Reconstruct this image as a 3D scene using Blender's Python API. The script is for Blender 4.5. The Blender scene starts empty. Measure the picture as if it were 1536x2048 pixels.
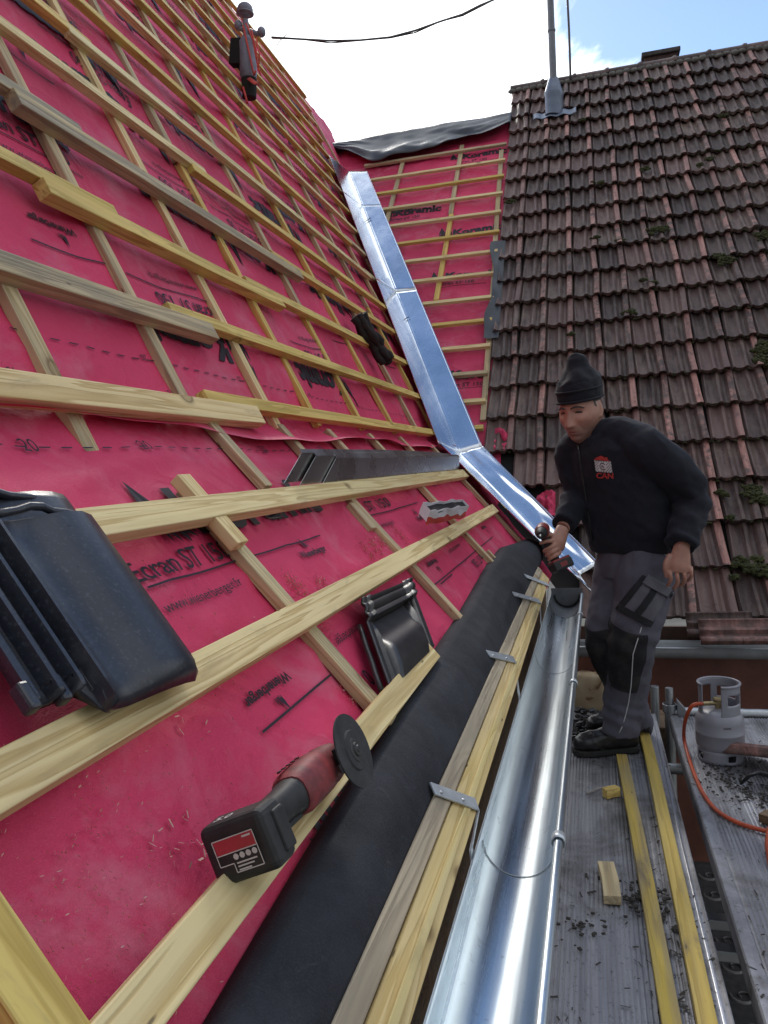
import bpy, bmesh, math, random
from mathutils import Vector as V, Matrix, noise
random.seed(7)
PI = math.pi
sc = bpy.context.scene
# ---------------------------------------------------------------- camera
H = 1.25                                   # camera height over the scaffold deck (z = 0)
FPX, CX, CY = 1540.0, 768.0, 1024.0        # focal length and centre in pixels of the 1536 x 2048 picture
RW = Matrix(((0.96495429, -0.03410821, -0.26019196),
             (0.25741276, -0.06970175, 0.96378438),
             (-0.05100879, -0.9969846, -0.05847911)))
cd = bpy.data.cameras.new('camera')
cam = bpy.data.objects.new('camera', cd)
sc.collection.objects.link(cam)
sc.camera = cam
cd.sensor_fit = 'VERTICAL'
cd.sensor_height = 24.0
cd.lens = FPX / 2048 * 24.0
cd.clip_start = 0.05
cd.clip_end = 2000
M3 = RW @ Matrix(((1, 0, 0), (0, -1, 0), (0, 0, -1)))
cam.matrix_world = Matrix.Translation((0, 0, H)) @ M3.to_4x4()
# ---------------------------------------------------------------- world and sun
SUN_EL, SUN_AZ = math.radians(38), math.radians(-22)     # azimuth from +Y towards +X
SUN_DIR = V((math.sin(SUN_AZ) * math.cos(SUN_EL), math.cos(SUN_AZ) * math.cos(SUN_EL), math.sin(SUN_EL)))
wd = bpy.data.worlds.new('World')
sc.world = wd
wd.use_nodes = True
nt = wd.node_tree
nt.nodes.clear()


def N(t, ty, **kw):
    n = t.nodes.new(ty)
    for k, v in kw.items():
        if k == 'ins':
            for a, b in v.items():
                n.inputs[a].default_value = b
        else:
            setattr(n, k, v)
    return n


def math_node(t, op, a, b=None, clamp=False):
    n = N(t, 'ShaderNodeMath', operation=op)
    n.use_clamp = clamp
    for i, s in enumerate((a, b)):
        if s is None:
            continue
        if isinstance(s, (int, float)):
            n.inputs[i].default_value = s
        else:
            t.links.new(s, n.inputs[i])
    return n.outputs[0]


sky = N(nt, 'ShaderNodeTexSky', sky_type='NISHITA', sun_disc=False, sun_elevation=SUN_EL, sun_rotation=SUN_AZ)
sky.air_density = 1.0
sky.dust_density = 0.2
sky.ozone_density = 2.2
geo = N(nt, 'ShaderNodeTexCoord')
DV = geo.outputs['Generated']
nz = N(nt, 'ShaderNodeTexNoise', ins={'Scale': 3.4, 'Detail': 8.0, 'Roughness': 0.60, 'Distortion': 0.5})
mp = N(nt, 'ShaderNodeMapping')
mp.inputs['Scale'].default_value = (1, 1, 1.5)
mp.inputs['Location'].default_value = (0.35, 1.1, 0.2)
nt.links.new(DV, mp.inputs[0])
nt.links.new(mp.outputs[0], nz.inputs['Vector'])


def dotv(vec):
    d = N(nt, 'ShaderNodeVectorMath', operation='DOT_PRODUCT')
    nt.links.new(DV, d.inputs[0])
    d.inputs[1].default_value = vec
    return d.outputs['Value']


# more cloud round the sun (over the left ridge), gaps of blue overhead and to the right
BIAS_SUN, BIAS_BLUE = 1.1, 0.5
s1 = math_node(nt, 'MULTIPLY', math_node(nt, 'SUBTRACT', dotv(V((-0.25, 0.86, 0.44)).normalized()), 0.86), BIAS_SUN * 4)
s1 = math_node(nt, 'MAXIMUM', s1, 0.12)
b1 = math_node(nt, 'MULTIPLY', math_node(nt, 'MAXIMUM', math_node(nt, 'SUBTRACT', dotv(V((0.30, 0.72, 0.62)).normalized()), 0.86), 0), 11.0)
b2 = math_node(nt, 'MULTIPLY', math_node(nt, 'MAXIMUM', math_node(nt, 'SUBTRACT', dotv(V((-0.30, -0.06, 0.95)).normalized()), 0.92), 0), 13.0)
nzw = math_node(nt, 'ADD', math_node(nt, 'MULTIPLY', math_node(nt, 'SUBTRACT', nz.outputs['Fac'], 0.5), 2.8), 0.5)
cov = math_node(nt, 'SUBTRACT', math_node(nt, 'SUBTRACT', math_node(nt, 'ADD', nzw, s1), b1), b2)
mr = N(nt, 'ShaderNodeMapRange', ins={'From Min': 0.26, 'From Max': 0.50})
mr.interpolation_type = 'SMOOTHSTEP'
nt.links.new(cov, mr.inputs['Value'])
bg1 = N(nt, 'ShaderNodeBackground', ins={'Strength': 0.13})
nt.links.new(sky.outputs[0], bg1.inputs['Color'])
CLOUD = 1.12
bg2 = N(nt, 'ShaderNodeBackground', ins={'Color': (0.93, 0.965, 1.0, 1), 'Strength': CLOUD})
# cloud is brightest round the veiled sun and greyer on the far side of the sky
sunside = math_node(nt, 'ADD', math_node(nt, 'MULTIPLY', dotv(tuple(SUN_DIR)), 0.5), 0.5)
thick = math_node(nt, 'MULTIPLY', math_node(nt, 'SUBTRACT', nzw, 0.5), -0.35)
nt.links.new(math_node(nt, 'ADD', math_node(nt, 'ADD', math_node(nt, 'MULTIPLY', math_node(nt, 'POWER', sunside, 2.2), 1.45), 0.30), thick), bg2.inputs['Strength'])
mx = N(nt, 'ShaderNodeMixShader')
nt.links.new(mr.outputs[0], mx.inputs[0])
nt.links.new(bg1.outputs[0], mx.inputs[1])
nt.links.new(bg2.outputs[0], mx.inputs[2])
wo = N(nt, 'ShaderNodeOutputWorld')
nt.links.new(mx.outputs[0], wo.inputs[0])
sl = bpy.data.lights.new('sun', 'SUN')
sl.energy = 1.2
sl.angle = math.radians(12)
sl.color = (1.0, 0.95, 0.87)
so = bpy.data.objects.new('sun', sl)
sc.collection.objects.link(so)
so.rotation_euler = (-SUN_DIR).to_track_quat('-Z', 'Y').to_euler()
sc.view_settings.view_transform = 'Standard'
sc.view_settings.look = 'None'
sc.view_settings.exposure = 0.55
sc.view_settings.gamma = 1.0
sc.render.engine = 'CYCLES'
sc.cycles.max_bounces = 8


# ---------------------------------------------------------------- helpers
def sm(a, b, x):
    t = min(1, max(0, (x - a) / (b - a)))
    return t * t * (3 - 2 * t)


def lerp(a, b, t):
    return a + (b - a) * t


def interp(x, pts):
    if x <= pts[0][0]:
        return pts[0][1]
    for (x0, y0), (x1, y1) in zip(pts, pts[1:]):
        if x <= x1:
            return y0 + (y1 - y0) * (x - x0) / (x1 - x0)
    return pts[-1][1]


class MB:
    """collects geometry; build() links it as one mesh object"""

    def __init__(s):
        s.v, s.f, s.m, s.c = [], [], [], []

    def vert(s, p):
        s.v.append(V(p))
        return len(s.v) - 1

    def face(s, idx, mat=0, col=None):
        s.f.append(tuple(idx))
        s.m.append(mat)
        s.c.append(col)

    def box(s, c, size, rot=None, mat=0, col=None, taper=None):
        c = V(c)
        h = V(size) / 2
        b = len(s.v)
        for k in (-1, 1):
            tx, ty = (taper if (taper and k > 0) else (1, 1))
            for i, j in ((-1, -1), (1, -1), (1, 1), (-1, 1)):
                p = V((i * h.x * tx, j * h.y * ty, k * h.z))
                if rot is not None:
                    p = rot @ p
                s.v.append(c + p)
        for q in ((3, 2, 1, 0), (4, 5, 6, 7), (0, 1, 5, 4), (1, 2, 6, 5), (2, 3, 7, 6), (3, 0, 4, 7)):
            s.face([b + i for i in q], mat, col)

    def loft(s, rings, closed=True, cap=True, mat=0, col=None, loop=False):
        b = len(s.v)
        n = len(rings[0])
        for r in rings:
            s.v.extend(V(p) for p in r)
        m = len(rings)
        for i in range(m if loop else m - 1):
            i2 = (i + 1) % m
            for j in range(n if closed else n - 1):
                k = (j + 1) % n
                s.face((b + i * n + j, b + i * n + k, b + i2 * n + k, b + i2 * n + j), mat, col)
        if cap and closed and not loop:
            s.face([b + j for j in range(n)][::-1], mat, col)
            s.face([b + (m - 1) * n + j for j in range(n)], mat, col)

    def tube(s, path, r, n=10, cap=True, mat=0, col=None, loop=False):
        path = [V(p) for p in path]
        rr = r if isinstance(r, list) else [r] * len(path)
        rings = []
        ref = None
        for i, p in enumerate(path):
            a = path[i - 1] if (i > 0 or loop) else p
            c = path[(i + 1) % len(path)] if (i < len(path) - 1 or loop) else p
            t = (c - a)
            t = t.normalized() if t.length > 1e-9 else V((0, 0, 1))
            if ref is None:
                ref = t.orthogonal().normalized()
            ref = (ref - t * ref.dot(t))
            ref = ref.normalized() if ref.length > 1e-6 else t.orthogonal().normalized()
            bi = t.cross(ref)
            q = rr[i]
            rx, ry = q if isinstance(q, (tuple, list)) else (q, q)
            rings.append([p + ref * (rx * math.cos(2 * PI * k / n)) + bi * (ry * math.sin(2 * PI * k / n)) for k in range(n)])
        s.loft(rings, True, cap, mat, col, loop)

    def lathe(s, prof, c=(0, 0, 0), axis=None, n=24, mat=0, a0=0, a1=2 * PI, cap=False, col=None):
        c = V(c)
        q = V((0, 0, 1)).rotation_difference(V(axis)).to_matrix() if axis is not None else Matrix.Identity(3)
        full = abs(a1 - a0 - 2 * PI) < 1e-6
        m = n if full else n + 1
        rings = [[c + q @ V((r * math.cos(a0 + (a1 - a0) * k / n), r * math.sin(a0 + (a1 - a0) * k / n), z)) for k in range(m)] for r, z in prof]
        s.loft(rings, full, cap and full, mat, col)

    def sphere(s, c, r, n=14, m=9, rot=None, mat=0, col=None):
        c = V(c)
        r = V(r) if not isinstance(r, (int, float)) else V((r, r, r))
        rings = []
        for i in range(m + 1):
            th = PI * i / m
            th = min(max(th, 0.02), PI - 0.02)
            ring = []
            for k in range(n):
                p = V((r.x * math.sin(th) * math.cos(2 * PI * k / n), r.y * math.sin(th) * math.sin(2 * PI * k / n), -r.z * math.cos(th)))
                ring.append(c + (rot @ p if rot is not None else p))
            rings.append(ring)
        s.loft(rings, True, True, mat, col)

    def grid(s, fn, nu, nv, mat=0, col=None, keep=None):
        b = len(s.v)
        for i in range(nu + 1):
            for j in range(nv + 1):
                s.v.append(V(fn(i / nu, j / nv)))
        for i in range(nu):
            for j in range(nv):
                if keep and not keep((i + .5) / nu, (j + .5) / nv):
                    continue
                a = b + i * (nv + 1) + j
                s.face((a, a + nv + 1, a + nv + 2, a + 1), mat, col)

    def build(s, name, mats, parent=None, smooth=False, bevel=0, M=None, auto=None, solid=0, sub=0, seg=2):
        me = bpy.data.meshes.new(name)
        inv = M.inverted() if M is not None else None
        me.from_pydata([(inv @ p if inv is not None else p) for p in s.v], [], s.f)
        mats = mats if isinstance(mats, (list, tuple)) else [mats]
        for m in mats:
            me.materials.append(m)
        for p, mi in zip(me.polygons, s.m):
            p.material_index = mi
            p.use_smooth = smooth
        if any(c is not None for c in s.c):
            at = me.color_attributes.new('tint', 'FLOAT_COLOR', 'CORNER')
            for p, c in zip(me.polygons, s.c):
                c = c or (0, 0, 0)
                for li in p.loop_indices:
                    at.data[li].color = (c[0], c[1], c[2], 1)
        me.validate()
        me.update()
        if smooth and auto:
            me.set_sharp_from_angle(angle=math.radians(auto))
        o = bpy.data.objects.new(name, me)
        sc.collection.objects.link(o)
        if M is not None:
            o.matrix_world = M
        if parent is not None:
            par(o, parent)
        if bevel:
            b = o.modifiers.new('bevel', 'BEVEL')
            b.width = bevel
            b.segments = seg
            b.limit_method = 'ANGLE'
        if solid:
            b = o.modifiers.new('solid', 'SOLIDIFY')
            b.thickness = abs(solid)
            b.offset = -1 if solid > 0 else 1
        if sub:
            b = o.modifiers.new('sub', 'SUBSURF')
            b.levels = b.render_levels = sub
        return o


WM = {}


def par(o, p):
    o.parent = p
    if p.name in WM:
        o.matrix_parent_inverse = WM[p.name].inverted()
    else:
        o.matrix_parent_inverse = p.matrix_basis.inverted() if p.parent is None else (p.parent.matrix_basis @ p.matrix_parent_inverse @ p.matrix_basis).inverted()


def tag(o, label=None, cat=None, group=None, kind=None):
    if cat and not kind:
        kind = 'thing'
    if label:
        o['label'] = label
    if cat:
        o['category'] = cat
    if group:
        o['group'] = group
    if kind:
        o['kind'] = kind
    return o


def thing(name, label, cat, loc=(0, 0, 0), group=None):
    o = bpy.data.objects.new(name, None)
    sc.collection.objects.link(o)
    o.location = loc
    o.empty_display_size = 0.1
    return tag(o, label, cat, group)


# ---- pixels of the photograph onto real planes
def ray(px, py):
    return RW @ V((px - CX, py - CY, FPX))


class Frame:
    """a roof plane: u along the eave, v down the slope, n outwards"""

    def __init__(s, o, u, v):
        s.o, s.u, s.v = V(o), V(u).normalized(), V(v).normalized()
        s.n = s.u.cross(s.v)
        if s.n.z < 0:
            s.n = -s.n

    def P(s, u, v, n=0.0):
        return s.o + s.u * u + s.v * v + s.n * n

    def hit(s, px, py, off=0.0):
        d = ray(px, py)
        c = V((0, 0, H))
        k = (s.o + s.n * off - c).dot(s.n) / d.dot(s.n)
        q = c + d * k - s.o
        return q.dot(s.u), q.dot(s.v)

    def hp(s, px, py, off=0.0, n=None):
        u, v = s.hit(px, py, off)
        return s.P(u, v, off if n is None else n)

    def rot(s):
        return Matrix((s.u, s.v, s.n)).transposed()


def atY(px, py, Y):
    d = ray(px, py)
    return V((0, 0, H)) + d * (Y / d.y)


def atZ(px, py, z):
    d = ray(px, py)
    return V((0, 0, H)) + d * ((z - H) / d.z)


def atX(px, py, x):
    d = ray(px, py)
    return V((0, 0, H)) + d * (x / d.x)


A_UP, A_LO, A_R = math.radians(64.0), math.radians(49.0), math.radians(47.3)
K = V((-1.0, 0, H + 0.15))
FU = Frame(K, (0, 1, 0), (math.cos(A_UP), 0, -math.sin(A_UP)))
FL = Frame(K, (0, 1, 0), (math.cos(A_LO), 0, -math.sin(A_LO)))
RO = V((-0.73, 42.8 * .215, H + 18.66 * .215))
FR = Frame(RO, (1, 0, 0), (0, -math.cos(A_R), -math.sin(A_R)))
GAUGE_R, TW = 0.339, 0.215


def RP(v):
    return FU if v < 0 else FL


def roofP(u, v, n=0.0):
    """left roof with its kick: v < 0 above the knee, v > 0 below it"""
    return RP(v).P(u, v, n)


def valley_u(v, off=0.0):
    """where a row of the left roof meets the right roof's plane"""
    p = roofP(0, v, off)
    return (RO - p).dot(FR.n) / FU.u.dot(FR.n)


def rmat(p, x, z):
    x = V(x).normalized()
    z = V(z)
    y = z.cross(x).normalized()
    z = x.cross(y)
    m = Matrix((x, y, z)).transposed().to_4x4()
    m.translation = V(p)
    return m


def bar(name, a, b, up, w, h, mat, parent=None, bow=0.0, bevel=0.002, rough=0.0, ends=(0, 0), lift=0.0):
    """a sawn bar from a to b whose underside lies on the line a-b"""
    a, b, up = V(a), V(b), V(up)
    M = rmat(a, b - a, up)
    L = (b - a).length
    n = max(2, int(L / 0.25))
    mb = MB()
    rings = []
    s0 = random.random() * 50
    for i in range(n + 1):
        x = L * i / n
        dy = bow * math.sin(PI * i / n) + rough * (noise.noise((x * 1.3, s0, 0)))
        dz = rough * noise.noise((x * 1.3, s0, 7)) * .5
        ww = w * (1 + rough * 4 * noise.noise((x * 2, s0, 3)))
        e = ends[0] if i == 0 else (ends[1] if i == n else 0)
        rings.append([(x - e * .5 * ww, dy - ww / 2, dz + lift), (x + e * .5 * ww, dy + ww / 2, dz + lift), (x + e * .5 * ww, dy + ww / 2, dz + h + lift), (x - e * .5 * ww, dy - ww / 2, dz + h + lift)])
    mb.loft([[M @ V(p) for p in r] for r in rings])
    return mb.build(name, mat, parent, bevel=bevel, M=M)


# ---------------------------------------------------------------- materials
def new_mat(name):
    m = bpy.data.materials.new(name)
    m.use_nodes = True
    t = m.node_tree
    b = t.nodes['Principled BSDF']
    return m, t, b


def noise_n(t, scale, detail=4, rough=.55, vec=None, dist=0.0):
    n = N(t, 'ShaderNodeTexNoise', ins={'Scale': scale, 'Detail': detail, 'Roughness': rough, 'Distortion': dist})
    if vec is not None:
        t.links.new(vec, n.inputs['Vector'])
    return n.outputs['Fac']


def ramp(t, fac, stops):
    r = N(t, 'ShaderNodeValToRGB')
    e = r.color_ramp.elements
    while len(e) < len(stops):
        e.new(0.5)
    for q, (p, c) in zip(e, stops):
        q.position = p
        q.color = (c[0], c[1], c[2], 1) if not isinstance(c, (int, float)) else (c, c, c, 1)
    t.links.new(fac, r.inputs[0])
    return r.outputs['Color']


def mix(t, fac, a, b, mode='MIX'):
    n = N(t, 'ShaderNodeMix', data_type='RGBA', blend_type=mode)
    for s, k in ((fac, 0), (a, 6), (b, 7)):
        if isinstance(s, (int, float)):
            n.inputs[k].default_value = s
        elif isinstance(s, tuple):
            n.inputs[k].default_value = (s[0], s[1], s[2], 1)
        else:
            t.links.new(s, n.inputs[k])
    return n.outputs[2]


def bump(t, b, h, strength=.3, dist=.005):
    n = N(t, 'ShaderNodeBump', ins={'Strength': strength, 'Distance': dist})
    t.links.new(h, n.inputs['Height'])
    t.links.new(n.outputs[0], b.inputs['Normal'])
    return n


def coords(t, kind='Object', scale=(1, 1, 1), loc=(0, 0, 0)):
    c = N(t, 'ShaderNodeTexCoord')
    m = N(t, 'ShaderNodeMapping')
    m.inputs['Scale'].default_value = scale
    m.inputs['Location'].default_value = loc
    t.links.new(c.outputs[kind], m.inputs[0])
    return m.outputs[0]


def plain(name, col, rough=.6, metal=0.0, var=.15, scale=12, bmp=0.0, bscale=60, spec=.5):
    m, t, b = new_mat(name)
    v = coords(t)
    f = noise_n(t, scale, 5, .6, v)
    t.links.new(ramp(t, f, [(.3, tuple(c * (1 - var) for c in col)), (.7, tuple(min(1, c * (1 + var)) for c in col))]), b.inputs['Base Color'])
    b.inputs['Roughness'].default_value = rough
    b.inputs['Metallic'].default_value = metal
    b.inputs['Specular IOR Level'].default_value = spec
    if bmp:
        bump(t, b, noise_n(t, bscale, 4, .6, v), bmp, .003)
    return m


def wood(name, light, dark, grey=0.0, green=0.0, knots=True, stain=.5):
    m, t, b = new_mat(name)
    oi = N(t, 'ShaderNodeObjectInfo')
    tc = N(t, 'ShaderNodeTexCoord')
    add = N(t, 'ShaderNodeVectorMath', operation='ADD')
    sc_ = N(t, 'ShaderNodeVectorMath', operation='SCALE')
    comb = N(t, 'ShaderNodeCombineXYZ')
    t.links.new(oi.outputs['Random'], comb.inputs[0])
    comb.inputs[1].default_value = .37
    t.links.new(oi.outputs['Random'], comb.inputs[2])
    t.links.new(comb.outputs[0], sc_.inputs[0])
    sc_.inputs['Scale'].default_value = 37.0
    t.links.new(tc.outputs['Object'], add.inputs[0])
    t.links.new(sc_.outputs[0], add.inputs[1])
    P = add.outputs[0]

    def mapped(s):
        mpp = N(t, 'ShaderNodeMapping')
        mpp.inputs['Scale'].default_value = s
        t.links.new(P, mpp.inputs[0])
        return mpp.outputs[0]
    big = noise_n(t, 1.0, 3, .5, mapped((.75, 19, 19)), .5)
    fine = noise_n(t, 1.0, 5, .65, mapped((3.5, 170, 170)), .2)
    ringv = math_node(t, 'FRACT', math_node(t, 'MULTIPLY', big, 7.0))
    rings = ramp(t, ringv, [(0, .25), (.5, .75), (.85, 1.0), (1, .25)])
    g = mix(t, .38, rings, fine)
    g = ramp(t, g, [(.25, 0), (.72, 1)])
    col = mix(t, g, dark, light)
    tint = mix(t, oi.outputs['Random'], (1.08, 1.0, .92), (.95, .98, .90))
    col = mix(t, 1.0, col, tint, 'MULTIPLY')
    if green:
        gm = ramp(t, noise_n(t, 1.0, 3, .5, mapped((1.3, 9, 9))), [(.42, 0), (.62, 1)])
        gm2 = math_node(t, 'MULTIPLY', gm, green)
        col = mix(t, gm2, col, (.50, .37, .08))
    if grey:
        gm = ramp(t, noise_n(t, 1.0, 5, .6, mapped((1.8, 22, 22)), .4), [(.40, 0), (.60, 1)])
        col = mix(t, math_node(t, 'MULTIPLY', gm, grey), col, (.20, .175, .14))
    st = ramp(t, noise_n(t, 1.0, 5, .65, mapped((3.2, 11, 11)), .5), [(.60, 0), (.72, 1)])
    col = mix(t, math_node(t, 'MULTIPLY', st, stain), col, (.17, .13, .085))
    if knots:
        vo = N(t, 'ShaderNodeTexVoronoi', ins={'Scale': 1.0, 'Randomness': 1.0})
        t.links.new(mapped((5.2, 8, 8)), vo.inputs['Vector'])
        sepk = N(t, 'ShaderNodeSeparateColor')
        t.links.new(vo.outputs['Color'], sepk.inputs[0])
        pick = ramp(t, sepk.outputs[0], [(.66, 0), (.68, 1)])
        kn = ramp(t, vo.outputs['Distance'], [(.0, .55), (.10, .62), (.115, 1), (.135, .9), (.17, .30), (.24, 0)])
        col = mix(t, math_node(t, 'MULTIPLY', math_node(t, 'MULTIPLY', kn, pick), .75), col, (.13, .07, .03))
    # nail heads and small bruises
    vn = N(t, 'ShaderNodeTexVoronoi', ins={'Scale': 1.0, 'Randomness': 1.0})
    t.links.new(mapped((6, 26, 26)), vn.inputs['Vector'])
    nl = ramp(t, vn.outputs['Distance'], [(.045, 1), (.075, 0)])
    col = mix(t, math_node(t, 'MULTIPLY', nl, .7), col, (.06, .05, .04))
    t.links.new(col, b.inputs['Base Color'])
    b.inputs['Roughness'].default_value = .78
    b.inputs['Specular IOR Level'].default_value = .25
    bump(t, b, g, .5, .0018)
    return m


W_NEW = wood('pine_fresh', (.78, .63, .37), (.50, .34, .15), grey=.12, green=.08, stain=.35)
W_YEL = wood('pine_treated', (.74, .55, .20), (.44, .28, .07), grey=.15, green=.5, stain=.4)
W_OLD = wood('pine_weathered', (.52, .43, .29), (.30, .23, .15), grey=.75, green=.15, stain=.7)
W_CB = wood('pine_pale', (.62, .50, .33), (.37, .27, .15), grey=.45, green=.1, stain=.5)
W_DIRTY = wood('pine_dirty_yellow', (.40, .29, .08), (.20, .13, .03), grey=.6, green=.7, stain=.9)
W_DIRTY2 = wood('pine_dusty_yellow', (.52, .38, .11), (.28, .18, .04), grey=.35, green=.6, stain=.7)
W_BROWN = wood('old_brown_wood', (.16, .10, .06), (.07, .045, .028), grey=.3, stain=.5)


def membrane_mat(name, col, dust=.35):
    m, t, b = new_mat(name)
    v = coords(t)
    a = noise_n(t, 1.3, 4, .55, v)
    f = noise_n(t, 620, 2, .5, v)
    c = ramp(t, a, [(.3, tuple(x * .82 for x in col)), (.7, tuple(min(1, x * 1.12) for x in col))])
    c = mix(t, math_node(t, 'MULTIPLY', ramp(t, f, [(.45, 0), (.75, 1)]), .26), c, tuple(min(1, x * 1.5 + .06) for x in col))
    d1 = math_node(t, 'MULTIPLY', ramp(t, noise_n(t, 3.0, 6, .7, v, .5), [(.52, 0), (.75, 1)]), dust)
    c = mix(t, d1, c, (.62, .26, .33))
    t.links.new(c, b.inputs['Base Color'])
    b.inputs['Roughness'].default_value = .62
    b.inputs['Specular IOR Level'].default_value = .3
    w1 = noise_n(t, 420, 2, .5, v)
    w2 = noise_n(t, 9, 5, .6, v, .8)
    w3 = noise_n(t, 3.2, 3, .5, v, 1.2)
    w3 = math_node(t, 'MULTIPLY', math_node(t, 'ABSOLUTE', math_node(t, 'SUBTRACT', w3, .5)), -5.0)
    h = math_node(t, 'ADD', math_node(t, 'ADD', math_node(t, 'MULTIPLY', w1, .16), w2), w3)
    bump(t, b, h, .5, .009)
    return m


M_MEM = membrane_mat('pink_membrane', (.60, .040, .115), .5)
M_INK = plain('black_ink', (.018, .012, .02), .7, var=.3)
M_BLACK, mbt, mbb = new_mat('black_felt')
mbv = coords(mbt)
mbc = ramp(mbt, noise_n(mbt, 7, 6, .7, mbv, .4), [(.35, (.016, .017, .021)), (.62, (.032, .034, .042))])
mbc = mix(mbt, math_node(mbt, 'MULTIPLY', ramp(mbt, noise_n(mbt, 420, 3, .6, mbv), [(.5, 0), (.75, 1)]), .5), mbc, (.065, .068, .080))
mbc = mix(mbt, math_node(mbt, 'MULTIPLY', ramp(mbt, noise_n(mbt, 16, 6, .75, mbv, .8), [(.60, 0), (.78, 1)]), .6), mbc, (.10, .10, .105))
mbt.links.new(mbc, mbb.inputs['Base Color'])
mbb.inputs['Roughness'].default_value = .85
mbb.inputs['Specular IOR Level'].default_value = .25
bump(mbt, mbb, math_node(mbt, 'ADD', noise_n(mbt, 300, 3, .6, mbv), noise_n(mbt, 12, 4, .6, mbv)), .5, .003)
M_TARP = plain('grey_black_foil', (.040, .042, .050), .42, var=.3, scale=6, bmp=.35, bscale=14)
M_SLATEBLUE = plain('blue_grey_foil', (.022, .026, .036), .5, var=.25, scale=8)


def metal(name, col, rough=.25, streak=(1, 30, 30), rvar=.15, bmp=.05, bscale=4, spots=0.0):
    m, t, b = new_mat(name)
    v = coords(t, 'Object', streak)
    v2 = coords(t)
    n = noise_n(t, 1.0, 5, .6, v)
    t.links.new(ramp(t, n, [(.3, tuple(x * .86 for x in col)), (.7, tuple(min(1, x * 1.06) for x in col))]), b.inputs['Base Color'])
    b.inputs['Metallic'].default_value = 1
    r = N(t, 'ShaderNodeMapRange', ins={'From Min': .3, 'From Max': .7, 'To Min': max(.03, rough - rvar), 'To Max': rough + rvar})
    t.links.new(n, r.inputs['Value'])
    t.links.new(r.outputs[0], b.inputs['Roughness'])
    bump(t, b, noise_n(t, bscale, 3, .5, v2), bmp, .01)
    if spots:
        sp_ = ramp(t, noise_n(t, 38, 5, .7, v2, .4), [(.60, 0), (.70, 1)])
        d_ = b.inputs['Base Color'].links[0].from_socket
        t.links.new(mix(t, math_node(t, 'MULTIPLY', sp_, spots), d_, (.16, .17, .18)), b.inputs['Base Color'])
    return m


M_ZINC = metal('galvanised_steel', (.55, .61, .65), .33, (40, 1.0, 40), .09, .05, 5, spots=.45)
M_VALLEY = metal('bright_zinc_sheet', (.80, .83, .87), .16, (3, 3, 3), .05, .10, 3.5)
M_STEEL = metal('scaffold_steel', (.42, .43, .44), .45, (20, 20, 2), .12, .2, 60)
M_ALU = metal('dirty_aluminium', (.55, .56, .60), .42, (18, 1.0, 18), .12, .12, 40)
M_GUT2 = plain('aged_zinc', (.36, .38, .40), .5, .35, .2, 8)
M_DARK = plain('dark_void', (.012, .010, .010), .9)
M_BROWN = plain('brown_paint', (.17, .062, .042), .55, var=.3, scale=6, bmp=.2, bscale=30)
M_PEEL = plain('peeling_brown_paint', (.085, .042, .030), .7, var=.5, scale=9, bmp=.4, bscale=18)
M_PLASTER = plain('dirty_plaster', (.16, .12, .105), .9, var=.3, scale=4, bmp=.4, bscale=30)


def tile_mat():
    m, t, b = new_mat('weathered_roof_tile')
    at = N(t, 'ShaderNodeVertexColor', layer_name='tint')
    sep = N(t, 'ShaderNodeSeparateColor')
    t.links.new(at.outputs['Color'], sep.inputs[0])
    v = coords(t)
    vs = coords(t, 'Object', (45, 5, 5))
    n1 = noise_n(t, 1.0, 5, .65, vs)
    n2 = noise_n(t, 14, 6, .7, v, .4)
    n3 = noise_n(t, 1.1, 3, .5, v)
    n4 = noise_n(t, 90, 3, .6, v)
    n1 = ramp(t, n1, [(.36, 0), (.64, 1)])
    dark = mix(t, n1, (.028, .019, .018), (.150, .108, .100))
    n5 = noise_n(t, 6, 6, .7, v, .6)
    dark = mix(t, ramp(t, n5, [(.46, 0), (.66, .75)]), dark, (.165, .142, .122))
    dark = mix(t, ramp(t, n3, [(.35, 0), (.65, .5)]), dark, (.085, .060, .060))
    pink = mix(t, n1, (.23, .115, .10), (.47, .27, .24))
    rib = math_node(t, 'ADD', sep.outputs[0], math_node(t, 'MULTIPLY', math_node(t, 'SUBTRACT', n2, .52), 3.2))
    rib = math_node(t, 'MULTIPLY', ramp(t, rib, [(.35, 0), (.75, 1)]), .85)
    col = mix(t, rib, dark, pink)
    tn = mix(t, sep.outputs[1], (.55, .50, .49), (1.32, 1.18, 1.10))
    col = mix(t, 1.0, col, tn, 'MULTIPLY')
    col = mix(t, math_node(t, 'MULTIPLY', sep.outputs[2], .45), col, (.19, .11, .10))
    lich = math_node(t, 'MULTIPLY', ramp(t, n4, [(.66, 0), (.72, 1)]), .45)
    col = mix(t, lich, col, (.30, .29, .27))
    blot = math_node(t, 'MULTIPLY', ramp(t, n2, [(.58, 0), (.70, 1)]), .75)
    col = mix(t, blot, col, (.018, .016, .013))
    t.links.new(col, b.inputs['Base Color'])
    b.inputs['Roughness'].default_value = .58
    b.inputs['Specular IOR Level'].default_value = .35
    bump(t, b, math_node(t, 'ADD', n2, math_node(t, 'MULTIPLY', n4, .5)), .5, .004)
    return m


M_TILE = tile_mat()


def moss_mat():
    m, t, b = new_mat('moss')
    n = noise_n(t, 60, 3, .6, coords(t))
    t.links.new(ramp(t, n, [(.3, (.012, .014, .005)), (.65, (.055, .062, .016))]), b.inputs['Base Color'])
    b.inputs['Roughness'].default_value = .95
    return m


M_MOSS = moss_mat()
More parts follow.
